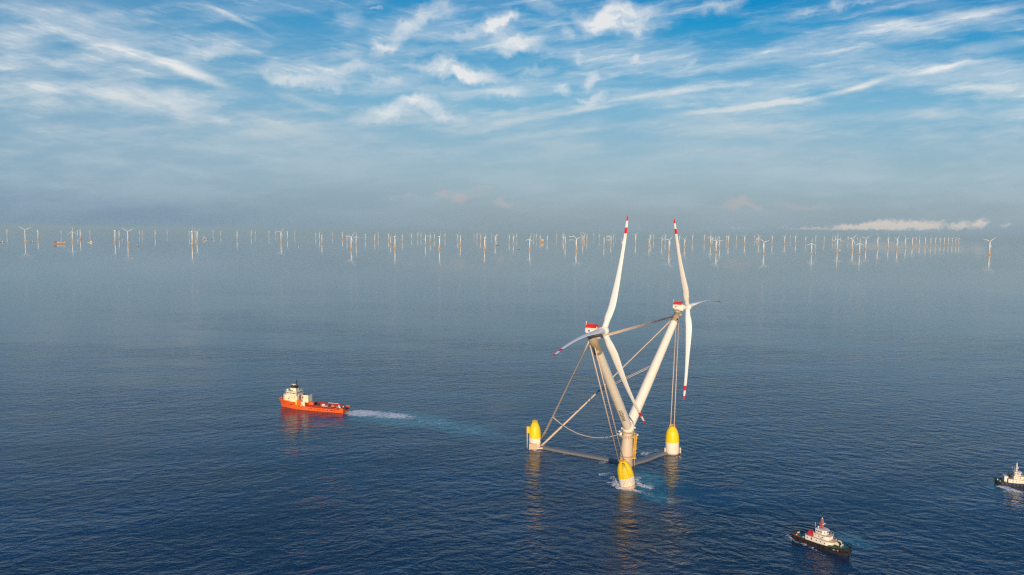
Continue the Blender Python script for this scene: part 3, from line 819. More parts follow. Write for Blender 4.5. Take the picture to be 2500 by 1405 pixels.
# ------------------------------------------------------------------ orange supply ship
def heading(p, q): return math.atan2(q.y - p.y, q.x - p.x)
def wall_windows(parent, pts, s, mat='glass', name='window'):
    """flat dark panes as children; pts: (centre, size)"""
    for cpt, sz in pts:
        MB().box(cpt, sz).build(name, M[mat], parent)
def hull_loft(secs, nose=True):
    """secs: x at water, x at deck, half breadth water, half breadth deck, deck height"""
    b = MB(); R = []
    for xw, xd, hw, hd, zd in secs:
        xk = xw - (xd - xw) * .4
        prof = []
        for z in (zd, zd * .72, zd * .4, zd * .12, -.6, -2.0):
            t = max(0, z) / zd
            w = hw + (hd - hw) * (t ** 1.4); x = xw + (xd - xw) * t
            if z < 0: w = hw * (1 + z * .08); x = xw
            prof.append((x, w, z))
        ring = prof + [(x, -w, z) for x, w, z in reversed(prof)]
        R.append(ring)
    b.rings(R, smooth=False)
    return b
def wall_strip(outline, h0, th):
    """bulwark: outline [(x, y, z)] open polyline, wall of height h0 standing on it"""
    b = MB(); R = []
    for k, p in enumerate(outline):
        p = Vector(p); d = (Vector(outline[min(k + 1, len(outline) - 1)]) - Vector(outline[max(k - 1, 0)])); d.z = 0; d.normalize()
        s = Vector((d.y, -d.x, 0)) * th
        R.append([p + s, p - s, p - s + Vector((0, 0, h0)), p + s + Vector((0, 0, h0))])
    b.rings(R, smooth=False)
    return b

bowp, sternp = at(687.5, 992), at(844, 1005.5)
ship = empty('supply_ship', sternp, heading(sternp, bowp), 'large orange offshore supply ship with cream bridge trailing a white wake', 'ship')
LS = (bowp - sternp).length / 73.0
SX = Matrix.Diagonal((LS, 1, 1, 1))
def sb(mb, name, mats, parent=ship): return mb.build(name, mats, parent, SX)
secs = [(0, -1.0, 6.6, 7.4, 3.6), (3, 2.6, 7.6, 8.2, 3.5), (14, 14, 8.1, 8.5, 3.4), (30, 30, 8.3, 8.5, 3.6), (41, 41, 8.3, 8.5, 4.0), (44.5, 44.5, 8.2, 8.5, 5.6), (45.6, 45.6, 8.1, 8.5, 7.8),
        (52, 52.2, 7.2, 8.5, 7.8), (58, 58.8, 5.6, 8.2, 7.9), (64, 65.6, 3.3, 6.9, 8.1), (68.5, 71.0, 1.5, 4.6, 8.4), (71.2, 74.4, .5, 2.2, 8.7), (72.2, 75.6, .1, .3, 8.8)]
hull = sb(hull_loft(secs), 'hull', M['orange'])
out = [(xd, hd - .15, zd) for xw, xd, hw, hd, zd in secs[6:]] 
bw = wall_strip([(x, y, z - .1) for x, y, z in out[2:]] + [(x, -y, z - .1) for x, y, z in reversed(out[2:])], 1.0, .12)
sb(bw, 'bulwark', M['orange'])
sb(MB().prism([(x * .985 if x > 60 else x, -(y - .35)) for x, y, z in out[2:]] + [(x * .985 if x > 60 else x, y - .35) for x, y, z in reversed(out[2:])], 8.0, 8.3), 'foredeck', M['deckred'])
fd = MB().box((70.6, 0, 8.9), (2.6, 2.4, 1.3)).tube([(70.6, 1.7, 9.0), (70.6, -1.7, 9.0)], .8, 12)
sb(fd, 'windlass', M['deckred'])
sb(MB().tube([(72.0, 0, 8.3), (72.0, 0, 17.6)], [.22, .12], 8).tube([(72.0, -.9, 16), (72.0, .9, 16)], .08, 6), 'foremast', M['dark'])
# work deck
sb(MB().prism([(1.5, -6.9), (44.6, -7.4), (44.6, 7.4), (1.5, 6.9)], 3.3, 3.68), 'work_deck', M['woodtan'])
sb(MB().prism([(.2, -6.6), (8.6, -6.9), (8.6, 6.9), (.2, 6.6)], 3.4, 3.76), 'stern_deck', M['deckgreen'])
for s in (-1, 1):
    r = MB()
    for x0, x1, h in ((3, 9, 1.5), (9, 16.5, 2.2), (17.5, 25, 2.4), (25.3, 34, 2.6), (34, 44, 2.2)):
        r.box(((x0 + x1) / 2, s * 7.45, 3.6 + h / 2), (x1 - x0, 1.3, h))
        for k in range(int((x1 - x0) / 1.6)): r.box((x0 + .8 + k * 1.6, s * 6.72, 3.6 + h / 2), (.3, .18, h))
    sb(r, 'crash_rail', M['deckred'])
    sb(MB().box((19.5, s * 7.45, 6.12), (7.2, 1.5, .3)), 'rail_cover', M['house'])
    sb(MB().tube([(.5, s * 7.35, 4.4), (9, s * 7.9, 4.4)], .5, 8).tube([(.2, s * 7.2, 3.6), (.2, s * 7.2, 5.2)], .9, 10), 'stern_guard', M['orange'])
sb(MB().tube([(-.6, -3.4, 3.0), (-.6, 3.4, 3.0)], .9, 14), 'stern_roller', M['dark'])
for x, y, a, h in ((38, 2.6, 2.2, 2.0), (36, -2.8, 2.4, 2.6), (41, -1.0, 2.6, 2.4), (34.5, .8, 1.6, 1.6), (32.6, -3.6, 1.8, 1.4)):
    sb(MB().box((x, y, 3.7 + h / 2), (a, a * .9, h)).tube([(x - a * .4, y, 3.7 + h), (x + a * .4, y, 3.7 + h)], .5, 10), 'deck_machine', M['dark'])
sb(MB().tube([(42.2, -3.2, 6.2), (42.2, 3.2, 6.2)], 2.2, 18).tube([(42.2, -3.4, 6.2), (42.2, -3.2, 6.2)], 3.0, 18).tube([(42.2, 3.2, 6.2), (42.2, 3.4, 6.2)], 3.0, 18), 'towing_winch', M['deckred'])
for x, y, sx, sy, h, mm in ((15.5, -3.5, 3.2, 3.0, 1.6, 'orange'), (12.4, 3.2, 2.4, 2.2, 1.0, 'orange'), (30, 4.0, 2.0, 1.6, 1.0, 'orange'), (27, -4.4, 3.0, 1.6, 1.3, 'house'),
                            (23.5, 4.6, 2.6, 1.2, .9, 'deckgreen'), (20.5, -4.8, 2.4, 1.6, 1.4, 'dark'), (9.5, -4.6, 1.4, 1.2, 1.2, 'house'), (6.8, 4.6, 1.2, 1.2, 1.0, 'ladder')):
    sb(MB().box((x, y, 3.7 + h / 2), (sx, sy, h)).box((x, y, 3.75 + h), (sx * .9, sy * .9, .12)), 'deck_crate', M[mm])
sb(MB().box((5.5, 2.0, 4.5), (1.8, 1.6, 1.5)), 'capstan', M['house'])
sb(MB().tube([(4, -2.5, 3.8), (4, -2.5, 5)], .5, 10), 'tow_pin', M['house'])
sb(MB().box((14, -6.3, 6.4), (7, 1.2, .25)), 'plank', M['house'])
# superstructure
b1 = MB().prism([(50.5, -7.2), (64.5, -6.4), (68.2, -4.0), (68.2, 4.0), (64.5, 6.4), (50.5, 7.2)], 7.7, 14.3)
h1 = sb(b1, 'deckhouse', M['cream'])
wl = [((54 + i * 2.6, 7.08, 12.9), (.8, .3, .7)) for i in range(3)] + [((60.6, 6.9, 11.0), (.9, .35, .9))] + [((68.25, y, 12.9), (.2, .8, .7)) for y in (-2.6, 0, 2.6)]
for cpt, sz in wl: sb(MB().box(cpt, sz), 'window', M['glass'], h1)
SX = Matrix.Translation((2.8 * LS, 0, 0)) @ SX                                   # the bridge block stands a little further forward
h2 = sb(MB().prism([(48.2, -7.9), (61.5, -7.4), (64.6, -4.6), (64.6, 4.6), (61.5, 7.4), (48.2, 7.9)], 14.31, 15.1), 'bridge_deck', M['house'])
br = sb(MB().prism([(49.5, -6.3), (60.2, -5.9), (62.8, -3.4), (62.8, 3.4), (60.2, 5.9), (49.5, 6.3)], 15.1, 18.2, top=1.04), 'bridge', M['cream'])
for i in range(6): sb(MB().box((50.6 + i * 1.75, 6.38 - i * .055, 17.1), (1.3, .35, 1.0)), 'window', M['glass'], br)
for i in range(5): sb(MB().box((62.98, -2.8 + i * 1.4, 17.1), (.2, 1.1, 1.0)), 'window', M['glass'], br)
for i in range(4): sb(MB().box((49.3, -4.4 + i * 2.9, 17.1), (.3, 1.6, 1.0)), 'window', M['glass'], br)
rl = MB()
rail_o = [(49.0, -7.6), (61.3, -7.1), (64.2, -4.5), (64.2, 4.5), (61.3, 7.1), (49.0, 7.6), (49.0, -7.6)]
for zz in (15.6, 16.1): rl.tube([(x, y, zz) for x, y in rail_o], .07, 5)
for x, y in rail_o: rl.tube([(x, y, 15.1), (x, y, 16.1)], .07, 5)
for zz in (18.9, 19.4): rl.tube([(x * .98 + 1, y * .82, zz) for x, y in rail_o], .07, 5)
sb(rl, 'railing', M['house'])
sb(MB().prism([(49.2, -6.6), (60.4, -6.2), (63.2, -3.6), (63.2, 3.6), (60.4, 6.2), (49.2, 6.6)], 18.21, 18.5), 'bridge_roof', M['house'])
cu = sb(MB().prism([(51.4, -3.0), (57.6, -2.7), (58.6, -1.2), (58.6, 1.2), (57.6, 2.7), (51.4, 3.0)], 18.5, 22.0), 'funnel_house', M['cream'])
sb(MB().prism([(51.0, -3.2), (58.0, -3.0), (59.0, -1.4), (59.0, 1.4), (58.0, 3.0), (51.0, 3.2)], 22.0, 24.0, top=.66), 'funnel_top', M['dark'], cu)
sb(MB().box((56.6, 2.95, 18.9), (2.6, .4, .9)), 'vent', M['dark'], cu)
ms = sb(MB().tube([(51.8, 1.2, 18.5), (51.8, 1.2, 31.2)], [.55, .35], 10).box((51.8, 1.2, 27.5), (1.1, 2.4, .35)).box((51.8, 1.2, 29.6), (.7, 1.8, .3)), 'mast', M['dark'])
sb(MB().box((55.6, 0, 25.4), (4.6, .5, .5)).tube([(55.6, 0, 24), (55.6, 0, 25.2)], .4, 8), 'radar', M['house'], ms)
for x, y, r_ in ((61.2, 3.4, .95), (61.2, -3.0, .8), (59.4, 4.8, .6)): sb(MB().tube([(x, y, 18.4), (x, y, 19.4)], .25, 8).ball((x, y, 20.0), r_, 12), 'radome', M['house'])
SX = Matrix.Diagonal((LS, 1, 1, 1))
# side of the forecastle: orange coaming, rescue boat, cream hangar behind the bridge
sb(MB().box((48.2, 7.0, 8.9), (4.4, 2.4, 2.4)), 'side_house', M['orange'])
sb(MB().box((50.6, 8.1, 8.9), (1.4, .9, 1.8)).box((50.9, 8.35, 6.8), (1.9, .5, 3.0)), 'boarding_frame', M['ladder'])
rb_ = MB().rings([[(47.6 + x, 5.0 + w * math.cos(a), 13.0 + h * math.sin(a)) for a in [2 * math.pi * i / 10 for i in range(10)]] for x, w, h in ((-3, .4, .4), (-2, 1.1, .9), (1.6, 1.1, .95), (3, .3, .4))])
sb(rb_, 'rescue_boat', M['deckred']); sb(MB().tube([(46, 6, 10), (46, 6.4, 15), (46, 4, 15.4)], .25, 8).tube([(49.4, 6, 10), (49.4, 6.4, 15), (49.4, 4, 15.4)], .25, 8), 'davit', M['house'])
hg = sb(MB().box((42.6, .8, 11.6), (6.4, 8.0, 8.0)), 'hangar', M['cream'])
sb(MB().box((42.6, .8, 15.75), (6.1, 7.7, .3)), 'hangar_roof', M['grey'], hg)  # grey slab paints in the weaker light on the hangar's top
sb(MB().box((44.9, 3.6, 16.6), (1.3, 1.2, 1.5)), 'exhaust', M['dark'], hg)
sb(MB().box((41.2, 4.85, 13.0), (2.4, .12, .5)), 'number_plate', M['tan'], hg)
sb(MB().box((43.6, 7.6, 6.4), (4.4, 1.6, 4.6)), 'side_locker', M['cream'])
sb(MB().tube([(38, 7.0, 3.7), (38, 7.0, 8.6), (31.5, 7.0, 9.4)], .45, 8).box((35.5, 4.6, 6.4), (4.5, 2.0, 2.4)), 'deck_crane', M['orange'])
for x, z in ((56.6, 5.1), (58.4, 5.1), (48.3, 3.1), (45.2, 3.0), (36.4, 2.2), (33.6, 2.1), (30, 2.1), (26.8, 2.1), (24.2, 2.0), (21, 2.0), (18.8, 2.0), (16, 2.0), (12, 2.0), (10.6, 2.5), (8.4, 1.9)):
    hb = None
    for (xa, _, wa, da, za), (xb, _, wb, db, zb_) in zip(secs, secs[1:]):
        if xa <= x <= xb:
            q = (x - xa) / (xb - xa); w = wa + (wb - wa) * q; d_ = da + (db - da) * q; zz = za + (zb_ - za) * q
            hb = w + (d_ - w) * (z / zz) ** 1.4 + (.4 if x > 50 else 0)
    sb(MB().tube([(x, hb - .12, z), (x, hb + .10, z)], .62, 12), 'porthole', M['dark'], hull)
nm = MB()
for i in range(6): nm.box((55.0 - i * .95, 8.0 + i * .06, 6.7), (.62, .2, .75)); 
sb(nm, 'name_marks', M['ink'], hull)
sb(MB().tube([(71.9, .2, -.3), (74.6, .15, 7.6)], .3, 6), 'stem_bar', M['orange'], hull)

# ------------------------------------------------------------------ harbour tugs
def tug(p_stern, p_bow, label, stripe, mastm, housem, redbox, deckm):
    t = empty('tugboat', p_stern, heading(p_stern, p_bow), label, 'tugboat', 'harbour tugs attending the platform')
    Ln = (p_bow - p_stern).length
    X = Matrix.Diagonal((Ln / 37.0, 1, 1, 1))
    def tb(mb, name, mats, parent=t): return mb.build(name, mats, parent, X)
    sc = [(.4, 0, 2.0, 2.6, 2.5), (1.2, .9, 3.9, 4.4, 2.4), (3.2, 3.0, 5.0, 5.3, 2.3), (7, 7, 5.4, 5.6, 2.2), (20, 20, 5.5, 5.7, 2.3), (27, 27, 5.2, 5.6, 2.7), (31.5, 32, 3.9, 4.9, 3.2), (34.4, 35.3, 2.2, 3.5, 3.6), (35.8, 36.9, .8, 1.6, 3.8)]
    hu = tb(hull_loft(sc), 'hull', M['hullblack'])
    ol = [(xd, hd - .12, zd - .05) for _, xd, _, hd, zd in sc]
    tb(wall_strip([(x, y, z) for x, y, z in ol] + [(x, -y, z) for x, y, z in reversed(ol)] + [ol[0]], .9, .12), 'bulwark', M['hullblack'])
    tb(MB().prism([(x, -(y - .3)) for x, y, z in ol[:4]] + [(12, -5.2), (12, 5.2)] + [(x, y - .3) for x, y, z in reversed(ol[:4])], 2.2, 2.62), 'aft_deck', M[deckm])
    tb(MB().prism([(26, -5.1)] + [(x * .99, -(y - .35)) for x, y, z in ol[5:]] + [(x * .99, y - .35) for x, y, z in reversed(ol[5:])] + [(26, 5.1)], 3.1, 3.92), 'foredeck', M[deckm])
    for s in (-1, 1): 
        tb(wall_strip([(x, s * (y + .02), z + .5) for x, y, z in ol[1:]], .32, .3), 'rubbing_strake', M['rubber'])
        if stripe: tb(wall_strip([(x, s * (y + .05), z - .75) for x, y, z in ol[2:7]], .85, .1), 'hull_stripe', M[stripe])
        elif s < 0: tb(wall_strip([(1.3, 4.25, 3.32), (3.0, 5.1, 3.26), (7.4, 5.38, 3.15)] if False else [(1.3, -4.25, 3.32), (3.0, -5.1, 3.26), (7.4, -5.38, 3.15)], .12, .28), 'bulwark_cap', M['red'])
    t1 = tb(MB().prism([(10.4, -4.4), (23.4, -4.4), (26.6, -3.3), (27.4, -1.6), (27.4, 1.6), (26.6, 3.3), (23.4, 4.4), (10.4, 4.4)], 2.4, 5.5), 'deckhouse', M[housem])
    for i, x in enumerate((11.8, 14.4, 17.6, 20.4, 23.0)):
        for s in (-1, 1): tb(MB().box((x, s * 4.41, 4.3), (.62, .1, .62 if i != 1 else 1.5)), 'window' if i != 1 else 'door', M['glass'], t1)
    tb(MB().prism([(10.2, -4.6), (23.5, -4.6), (26.9, -3.4), (27.7, -1.6), (27.7, 1.6), (26.9, 3.4), (23.5, 4.6), (10.2, 4.6)], 5.5, 5.66), 'boat_deck', M['tan'])
    t2 = tb(MB().prism([(15.2, -3.6), (22.6, -3.6), (24.6, -2.5), (24.6, 2.5), (22.6, 3.6), (15.2, 3.6)], 5.66, 8.2), 'upper_house', M[housem])
    for x in (16.4, 18.8, 21.2):
        for s in (-1, 1): tb(MB().box((x, s * 3.61, 7.2), (.55, .1, .6)), 'window', M['glass'], t2)
    tb(MB().prism([(14.9, -3.9), (22.8, -3.9), (25.2, -2.7), (25.2, 2.7), (22.8, 3.9), (14.9, 3.9)], 8.2, 8.35), 'bridge_deck', M['tan'])
    wh = tb(MB().prism([(16.2, -2.9), (20.4, -2.9), (22.4, -1.5), (22.4, 1.5), (20.4, 2.9), (16.2, 2.9)], 8.35, 11.0, top=1.05), 'wheelhouse', M[housem])
    for i in range(3):
        for s in (-1, 1): tb(MB().box((17.0 + i * 1.35, s * 2.99, 10.0), (.8, .16, .95)), 'window', M['glass'], wh)
    for s in (-1, 1):
        tb(MB().box((21.55, s * 2.28, 10.0), (.16, 1.1, .95), Matrix.Rotation(-s * math.radians(55), 3, 'Z')), 'window', M['glass'], wh)
        tb(MB().box((22.5, s * .75, 10.0), (.14, .95, .95)), 'window', M['glass'], wh)
        tb(MB().tube([(17.4, s * 2.2, 11), (17.4, s * 2.2, 12.2)], .12, 6).ball((17.4, s * 2.2, 12.4), .5, 10), 'searchlight', M['house'])
        tb(MB().rings([[(21.6 + x, s * 4.1 + w * math.cos(a), 6.6 + .5 * math.sin(a) * (w + .3)) for a in [2 * math.pi * i / 8 for i in range(8)]] for x, w in ((-1.2, .1), (-.9, .5), (.9, .5), (1.2, .1))]), 'liferaft', M['house'])
        if redbox and s < 0: continue
        fu = tb(MB().box((13.2, s * 3.0, 7.2), (1.7, 1.3, 3.4), top=(.85, .8)), 'funnel', M['hullblack'])
        tb(MB().tube([(13.2, s * 3.0, 8.8), (12.8, s * 3.0, 10.0)], .35, 10), 'exhaust_pipe', M['dark'], fu)
    tb(MB().prism([(15.9, -3.2), (20.6, -3.2), (22.9, -1.7), (22.9, 1.7), (20.6, 3.2), (15.9, 3.2)], 11.0, 11.2), 'roof', M[housem], wh)
    m = MB(); x0 = 18.6
    for dx, dy in ((-.75, -.75), (.75, -.75), (.75, .75), (-.75, .75)): m.tube([(x0 + dx, dy, 11.2), (x0 + dx * .45, dy * .45, 17.2)], .17, 6)
    for i in range(10):
        z = 11.4 + i * .6; q = .75 * (1 - .55 * i / 10); q2 = .75 * (1 - .55 * (i + 1) / 10)
        for (ax, ay), (bx, by) in (((-1, -1), (1, -1)), ((1, -1), (1, 1)), ((1, 1), (-1, 1)), ((-1, 1), (-1, -1))):
            m.tube([(x0 + ax * q, ay * q, z), (x0 + bx * q2, by * q2, z + .56)], .1, 5)
    m.box((x0, 0, 14.0), (2.2, 2.6, .3)).box((x0, 0, 15.6), (.6, 2.8, .22)).box((x0, 0, 17.3), (1.0, 1.0, .3))
    mo = tb(m, 'mast', M[mastm])
    tb(MB().box((x0 + 1.2, 0, 14.6), (.4, 3.2, .4)), 'radar', M['house'], mo)
    tb(MB().tube([(x0, 0, 17.3), (x0, 0, 18.2)], .3, 8), 'masthead_light', M['house'], mo)
    tb(MB().tube([(15.6, -2.6, 11.2), (15.6, -2.6, 15.0)], .08, 6).tube([(15.6, 2.6, 11.2), (15.6, 2.6, 14.4)], .08, 6), 'antenna', M['house'])
    if redbox: tb(MB().box((13.0, -1.6, 6.95), (2.7, 3.6, 2.6)), 'red_locker', M['red'])
    else: tb(MB().box((9.0, 0, 4.6), (3.2, 5.2, 4.2)).box((9.0, 0, 6.9), (3.6, 5.6, .3)), 'aft_house', M[housem])
    rl = MB()
    ro = [(10.4, -4.5), (23.4, -4.5), (26.7, -3.3), (27.4, -1.6), (27.4, 1.6), (26.7, 3.3), (23.4, 4.5), (10.4, 4.5)]
    for zz in (6.2, 6.7): rl.tube([(x, y, zz) for x, y in ro], .05, 5)
    for x, y in ro: rl.tube([(x, y, 5.6), (x, y, 6.7)], .06, 5)
    ro = [(15.2, -3.8), (22.8, -3.8), (25, -2.6), (25, 2.6), (22.8, 3.8), (15.2, 3.8)]
    for zz in (8.9, 9.3): rl.tube([(x, y, zz) for x, y in ro], .05, 5)
    for x, y in ro: rl.tube([(x, y, 8.3), (x, y, 9.3)], .06, 5)
    tb(rl, 'railing', M[housem])
    w = tb(MB().tube([(29.2, -1.8, 5.0), (29.2, 1.8, 5.0)], 1.0, 14).box((29.2, 0, 4.2), (2.6, 4.4, .8)), 'bow_winch', M['dark'])
    for s in (-1.9, 1.9): tb(MB().tube([(29.2, s - .14, 5.0), (29.2, s + .14, 5.0)], 1.55, 16), 'winch_flange', M['cream'], w)
    tb(MB().tube([(31.6, -1.2, 3.9), (31.6, -1.2, 5.1), (31.6, 1.2, 5.1), (31.6, 1.2, 3.9)], .28, 8), 'towing_bitt', M['house'])
    tb(MB().tube([(7.6, 0, 2.6), (7.6, 0, 4.2)], .6, 10).box((8.2, 2.4, 3.2), (1.6, 1.4, 1.2)).box((8.6, -2.6, 3.0), (1.2, 1.6, .9)), 'tow_hook', M['column'])
    tb(MB().box((2.6, 1.6, 3.0), (.8, 2.0, .7)).box((3.6, -2.6, 2.9), (.6, .6, .6)), 'stern_bollard', M['cream'])
    # tyres hung round the hull
    ty = MB()
    def tyre(x, y, z, a):
        b = MB(); F = Matrix.Rotation(a, 3, 'Z')
        pts = [Vector((x, y, z)) + F @ Vector((.62 * math.cos(2 * math.pi * i / 14), 0, .62 * math.sin(2 * math.pi * i / 14))) for i in range(15)]
        b.tube(pts, .26, 7); tb(b, 'fender_tyre', M['rubber'], hu)
    for s in (-1, 1):
        for k in range(9):
            x = 3.5 + k * 3.4
            hd = next(ha + (hb_ - ha) * (x - xa) / (xb - xa) for (_, xa, _, ha, _), (_, xb, _, hb_, _) in zip(sc, sc[1:]) if xa <= x <= xb)
            tyre(x, s * (hd + .22), 1.7 + (x > 27) * .6, 0 if x < 28 else -s * .35)
        for x, y, a in ((33.4, 4.45, -.55), (34.9, 3.9, -.7), (36.2, 2.8, -.95)): tyre(x, s * y, 2.7, a * s)
    tyre(37.2, 0, 2.9, math.pi / 2)
    nm = MB()
    for i in range(5): nm.box((31.6 - i * .62, -4.98 - i * .13, 2.75 - i * .03), (.42, .2, .42), Matrix.Rotation(.22, 3, 'Z'))
    tb(nm, 'name_marks', M['house'], hu)
    return t
tug(at(1937, 1309), at(2076, 1358), 'black-hulled tug with red lattice mast and green decks, nearest boat at lower right', None, 'mastred', 'house', True, 'deckgreen')
b0 = at(2429, 1180); b1_ = at(2526, 1190)
tug(b0, b0 + (b1_ - b0).normalized() * 28.0, 'white-cabined tug with a blue hull stripe and white mast, cut off by the right edge', 'stripe', 'house', 'house', False, 'deckgreen')

# ------------------------------------------------------------------ wind farm along the horizon
def T(x0, zs): return [(x0 + .128 * zx, 525 + .128 * h, 525 + .128 * b, th, yw) for zx, h, b, th, yw in zs]
N_, _r = None, random.Random(11)
FARM = (T(0, [(138, 285, 405, N_, N_), (485, 288, 520, 62, 0), (728, 300, 468, -25, 70), (1168, 305, 400, N_, N_), (1385, 320, 520, 0, 10), (1482, 305, 420, N_, N_), (1535, 295, 470, 12, 60), (1718, 305, 405, N_, N_), (2198, 302, 520, 85, 60), (2275, 310, 462, -18, 60), (2443, 317, 555, 62, 5)])
 + T(310, [(240, 305, 405, N_, N_), (297, 308, 400, N_, N_), (540, 295, 432, N_, N_), (770, 308, 392, N_, N_), (1190, 312, 432, N_, N_), (1247, 320, 580, 4, 75), (1302, 312, 425, N_, N_), (1340, 322, 518, 48, 30), (1645, 298, 402, N_, N_), (1790, 320, 412, N_, N_), (2103, 325, 470, 22, 50), (2372, 308, 432, N_, N_), (2452, 308, 398, N_, N_)])
 + T(620, [(288, 312, 420, N_, N_), (415, 318, 402, N_, N_), (517, 325, 520, 40, 10), (640, 325, 470, 10, 70), (780, 316, 406, N_, N_), (1180, 338, 432, N_, N_), (1255, 350, 478, -15, 70), (1298, 395, 550, 2, 75), (1498, 342, 430, N_, N_), (1688, 340, 472, 10, 75), (1778, 400, 515, 0, 70), (1815, 352, 420, N_, N_), (1855, 420, 645, 38, 12), (1950, 410, 568, 0, 15), (2128, 372, 490, -35, 60), (2305, 385, 512, 8, 72), (2370, 348, 462, -40, 55)])
 + T(930, [(145, 370, 490, N_, N_), (188, 430, 568, -6, 76), (268, 415, 648, 6, 70), (408, 385, 518, -6, 75), (585, 370, 472, 40, 40), (702, 352, 456, N_, N_), (766, 348, 456, N_, N_), (850, 405, 572, -32, 40), (940, 392, 520, 5, 30), (1020, 375, 482, -35, 40), (1118, 412, 652, 10, 70), (1222, 355, 462, N_, N_), (1460, 378, 502, 35, 40), (1515, 405, 580, -32, 60), (1775, 358, 432, N_, N_), (1832, 368, 472, N_, N_), (1903, 378, 496, 55, 30), (1978, 440, 660, 2, 74), (2000, 405, 520, N_, N_), (2110, 362, 442, N_, N_), (2180, 412, 570, -60, 50), (2207, 372, 472, 15, 60), (2445, 392, 522, 40, 30)])
 + T(1240, [(105, 410, 552, -25, 40), (163, 372, 472, N_, N_), (415, 460, 668, 12, 25), (495, 378, 462, N_, N_), (540, 372, 472, N_, N_), (615, 400, 515, 0, 50), (750, 410, 528, 0, 40), (925, 378, 470, N_, N_), (1048, 364, 482, N_, N_), (1062, 402, 525, N_, N_), (1092, 432, 592, 0, 75), (1302, 458, 682, -50, 20), (1395, 350, 442, N_, N_), (1430, 405, 552, -15, 60), (1458, 368, 472, 60, 30), (1505, 385, 512, 0, 70), (1630, 352, 442, N_, N_), (1742, 382, 482, 90, 20), (1832, 455, 602, 0, 75), (1965, 410, 562, 20, 70), (2010, 375, 482, N_, N_), (2058, 372, 440, N_, N_), (2180, 495, 652, -35, 20), (2432, 388, 548, 45, 30)])
 + T(1550, [(270, 455, 608, 0, 70), (298, 388, 530, 30, 30), (357, 375, 490, N_, N_), (513, 440, 582, 20, 20), (578, 395, 522, -22, 30), (650, 480, 702, 40, 15), (850, 400, 512, 10, 40), (945, 465, 622, 35, 25), (1095, 395, 522, 22, 40), (1323, 392, 518, -20, 60), (1440, 410, 588, 0, 10), (1540, 400, 505, 8, 70), (1547, 490, 712, 35, 10), (1615, 480, 632, -10, 15), (1742, 402, 505, 12, 60), (1777, 410, 572, 14, 55), (1935, 398, 512, 5, 75), (2090, 410, 562, 38, 35), (2275, 400, 492, N_, N_), (2340, 432, 515, N_, N_), (2360, 412, 558, -42, 30), (2455, 520, 737, -50, 10)])
 + T(1860, [(193, 405, 552, 25, 55), (430, 410, 557, 35, 40), (540, 402, 490, N_, N_), (640, 405, 550, 12, 50), (835, 420, 542, -25, 50), (945, 540, 742, 3, 0), (1022, 402, 532, -12, 65), (1185, 415, 532, 0, 78), (1345, 422, 522, 75, 40), (1400, 402, 512, N_, N_), (1437, 455, 682, 0, 0), (1495, 430, 522, N_, N_), (1640, 412, 522, N_, N_), (1705, 432, 522, N_, N_), (1725, 455, 668, 38, 10), (1820, 440, 512, N_, N_), (1860, 540, 747, 2, 5), (1978, 450, 652, 50, 15), (2205, 440, 642, -22, 55), (2405, 440, 622, -15, 60)])
 + T(2170, [(152, 455, 652, 38, 50), (315, 455, 622, -30, 40), (445, 450, 612, -35, 50), (520, 432, 522, N_, N_), (580, 445, 592, -35, 55), (690, 445, 590, 30, 50), (795, 452, 587, 3, 60), (885, 445, 582, 30, 60), (975, 445, 577, N_, N_), (1055, 440, 577, 0, 70), (1130, 445, 572, -25, 55), (1203, 445, 572, N_, N_), (1272, 445, 572, N_, N_), (1328, 445, 572, N_, N_), (1915, 505, 762, 50, 15)]))

def farm_protos():
    fo = MB(); R0 = .062
    fo.lathe([(.046, .13), (.046, .20)], n=12, m=0)
    for dx, dy in ((-1, -1), (1, -1), (1, 1), (-1, 1)):
        fo.tube([(dx * .062, dy * .062, -.02), (dx * .047, dy * .047, .12)], .014, 6)
        nx, ny = (-dy, dx)
        for z0, z1 in ((.01, .06), (.065, .115)):
            fo.tube([(dx * (.062 - z0 * .11), dy * (.062 - z0 * .11), z0), (nx * (.062 - z1 * .11), ny * (.062 - z1 * .11), z1)], .007, 5)
    fo.box((0, 0, .128), (.17, .17, .028)).lathe([(.10, .178), (.10, .196)], n=16)
    tw = MB().lathe([(.049, .20), (.036, .985)], n=14)
    na = MB().box((0, .028, 1.0), (.045, .12, .045), top=(.9, .95)).lathe([(.02, .94), (.024, .985)], n=10)
    hb = MB().ball((0, -.052, 1.0), .024, 10)
    bl = MB(); R = []
    for s, c, t in ((0, .022, .9), (.08, .024, .7), (.2, .040, .4), (.5, .028, .3), (.85, .017, .3), (1, .006, .3)):
        R.append([((.5 * math.cos(q * math.pi / 4)) * c + c * .15, .5 * math.sin(q * math.pi / 4) * c * t, (.015 + s * .50)) for q in range(8)])
    bl.rings(R)
    return [(mb.build(nm, mats), nm) for mb, nm, mats in ((fo, 'foundation', M['faryellow']), (tw, 'tower', M['farwhite']), (na, 'nacelle', M['farwhite']), (hb, 'rotor_hub', M['farwhite']), (bl, 'blade', M['farwhite']))]
PROTO = {nm: o for o, nm in farm_protos()}
for o in PROTO.values(): COL.objects.unlink(o)
BIG = []
def near_word(k): return ('first', 'second', 'third', 'fourth', 'fifth', 'sixth', 'seventh', 'eighth', 'ninth', 'tenth')[k]
FARM = sorted(FARM)
